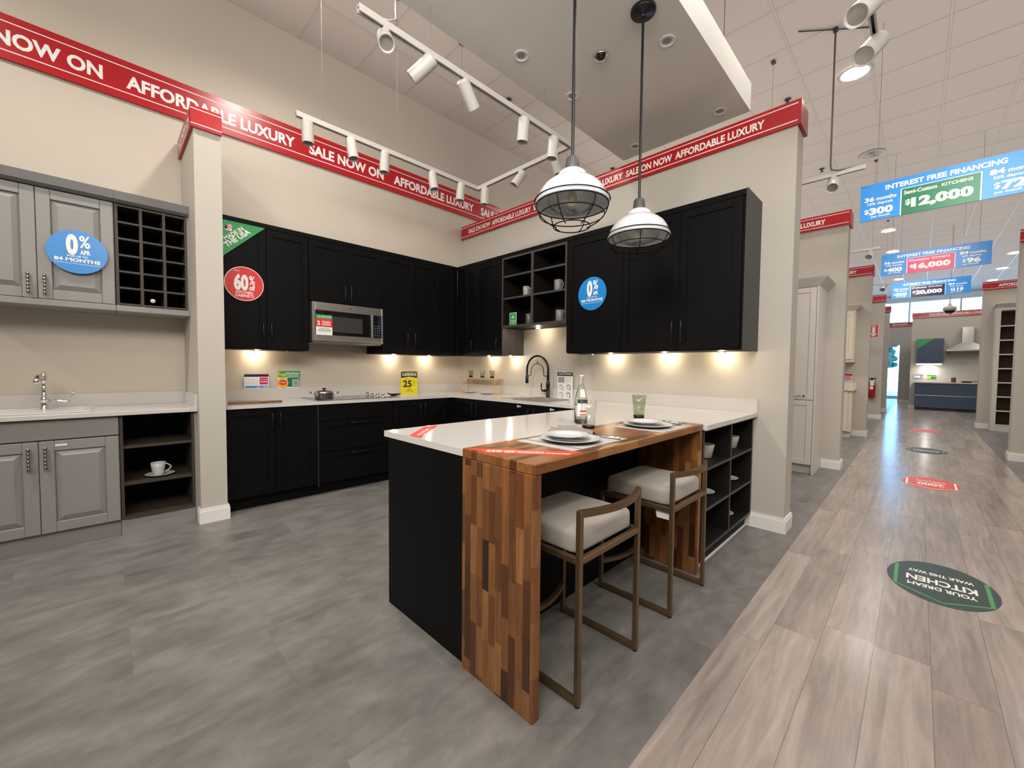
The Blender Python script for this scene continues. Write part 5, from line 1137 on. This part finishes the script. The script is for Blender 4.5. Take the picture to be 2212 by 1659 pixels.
m = MB(); m.pbox(PX(19.478), -.09, .13, 1.03, 1.15, -.002, 0); plan_card(m, PX(19.478), -.09, .13, 1.03, 1.15); tag(obj('plan_card', m, PLANM), 'white and red plan card on the wall of the slate blue kitchen', 'card')
m = MB(); m.pbox(PX(19.478), .21, .42, 1.03, 1.15, -.002, 0); m.rect(PX(19.478), .21, .42, 1.10, 1.15, .001, 1); m.rect(PX(19.478), .30, .42, 1.03, 1.09, .001, 2); tag(obj('promo_card', m, [YEL, GREEN, DGREEN]), 'green and yellow card on the wall of the slate blue kitchen', 'card')
tag(obj('canister', MB().lathe([(0, 0), (.055, 0), (.057, .004), (.057, .15), (.052, .16), (0, .16)], (19.1, -.80, .9205), 20), M('copper_red', (.16, .05, .03), .35)), 'dark copper canister on the slate blue kitchen worktop', 'canister')
tag(obj('frying_pan', MB().lathe([(0, 0), (.10, 0), (.125, .045), (.12, .045), (.095, .006), (0, .006)], (19.1, -1.08, .9205), 24).tube([(19.1, -1.2, .96), (19.1, -1.36, .97)], .01, 8), BLKM), 'black frying pan on the slate blue kitchen worktop', 'pan')
t = thing('refrigerator', 'dark tall appliance standing at the passage wall', 'refrigerator', (22.2, -.1, 0)); obj('body', MB().box(21.95, 22.6, -.7, .22, .02, 2.35), M('dark_fridge', (.02, .02, .023), .35), t); obj('plinth', MB().box(22.0, 22.6, -.68, .2, 0, .0195), INK, t)
tag(obj('sticker', MB().prism(PX(21.949), [(-.2, 2.34), (.1, 2.34), (.1, 2.08), (-.2, 2.0)], 0, .001), GREEN), 'green sticker on the dark tall appliance', 'sticker')

# open white shelving unit on the other side of the aisle
t = thing('shelving_unit', 'tall white open shelving unit with brown interior across the aisle', 'shelf', (13.6, -1.35, 0)); xf, y1, y0 = 13.42, -1.13, -1.56
obj('side_panel', MB().box(xf, 13.798, y1-.07, y1, 0, 2.62), CABW, t); obj('side_panel', MB().box(xf, 13.798, y0, y0+.03, 0, 2.62), CABW, t); obj('back_panel', MB().box(13.77, 13.798, y0+.0305, y1-.0705, .12, 2.62), BROWNIN, t); obj('plinth', MB().box(xf+.01, 13.798, y0+.0305, y1-.0705, 0, .1195), CABW, t); obj('top_board', MB().box(xf, 13.798, y0+.0305, y1-.0705, 2.56, 2.62), CABW, t)
for k in range(8): obj('shelf', MB().box(xf+.003, xf+.02, y0+.0305, y1-.0705, .30*k+.12, .30*k+.145, 0).box(xf+.0205, 13.769, y0+.0305, y1-.0705, .30*k+.12, .30*k+.145, 1), [CABW, BROWNIN], t)
crown(t, xf, 13.798, y0, y1, 2.6205, .08, CABW)

# dome camera
cx, cyy = 14.0, -.47; t = thing('dome_camera', 'white dome security camera hanging on a pole over the aisle end', 'camera', (cx, cyy, 2.63))
obj('pole', MB().cyl((cx, cyy, 2.86), (cx, cyy, CEIL-.008), .012, n=10), WHITEM, t); obj('housing', MB().lathe([(0, .23), (.03, .225), (.04, .17), (.11, .14), (.115, .06), (.09, .055)], (cx, cyy, 2.63), 28), WHITEM, t); obj('dome', MB().lathe([(.088, .0555), (.08, .02), (.05, -.005), (0, -.015)], (cx, cyy, 2.63), 24), GLASSBLK, t)
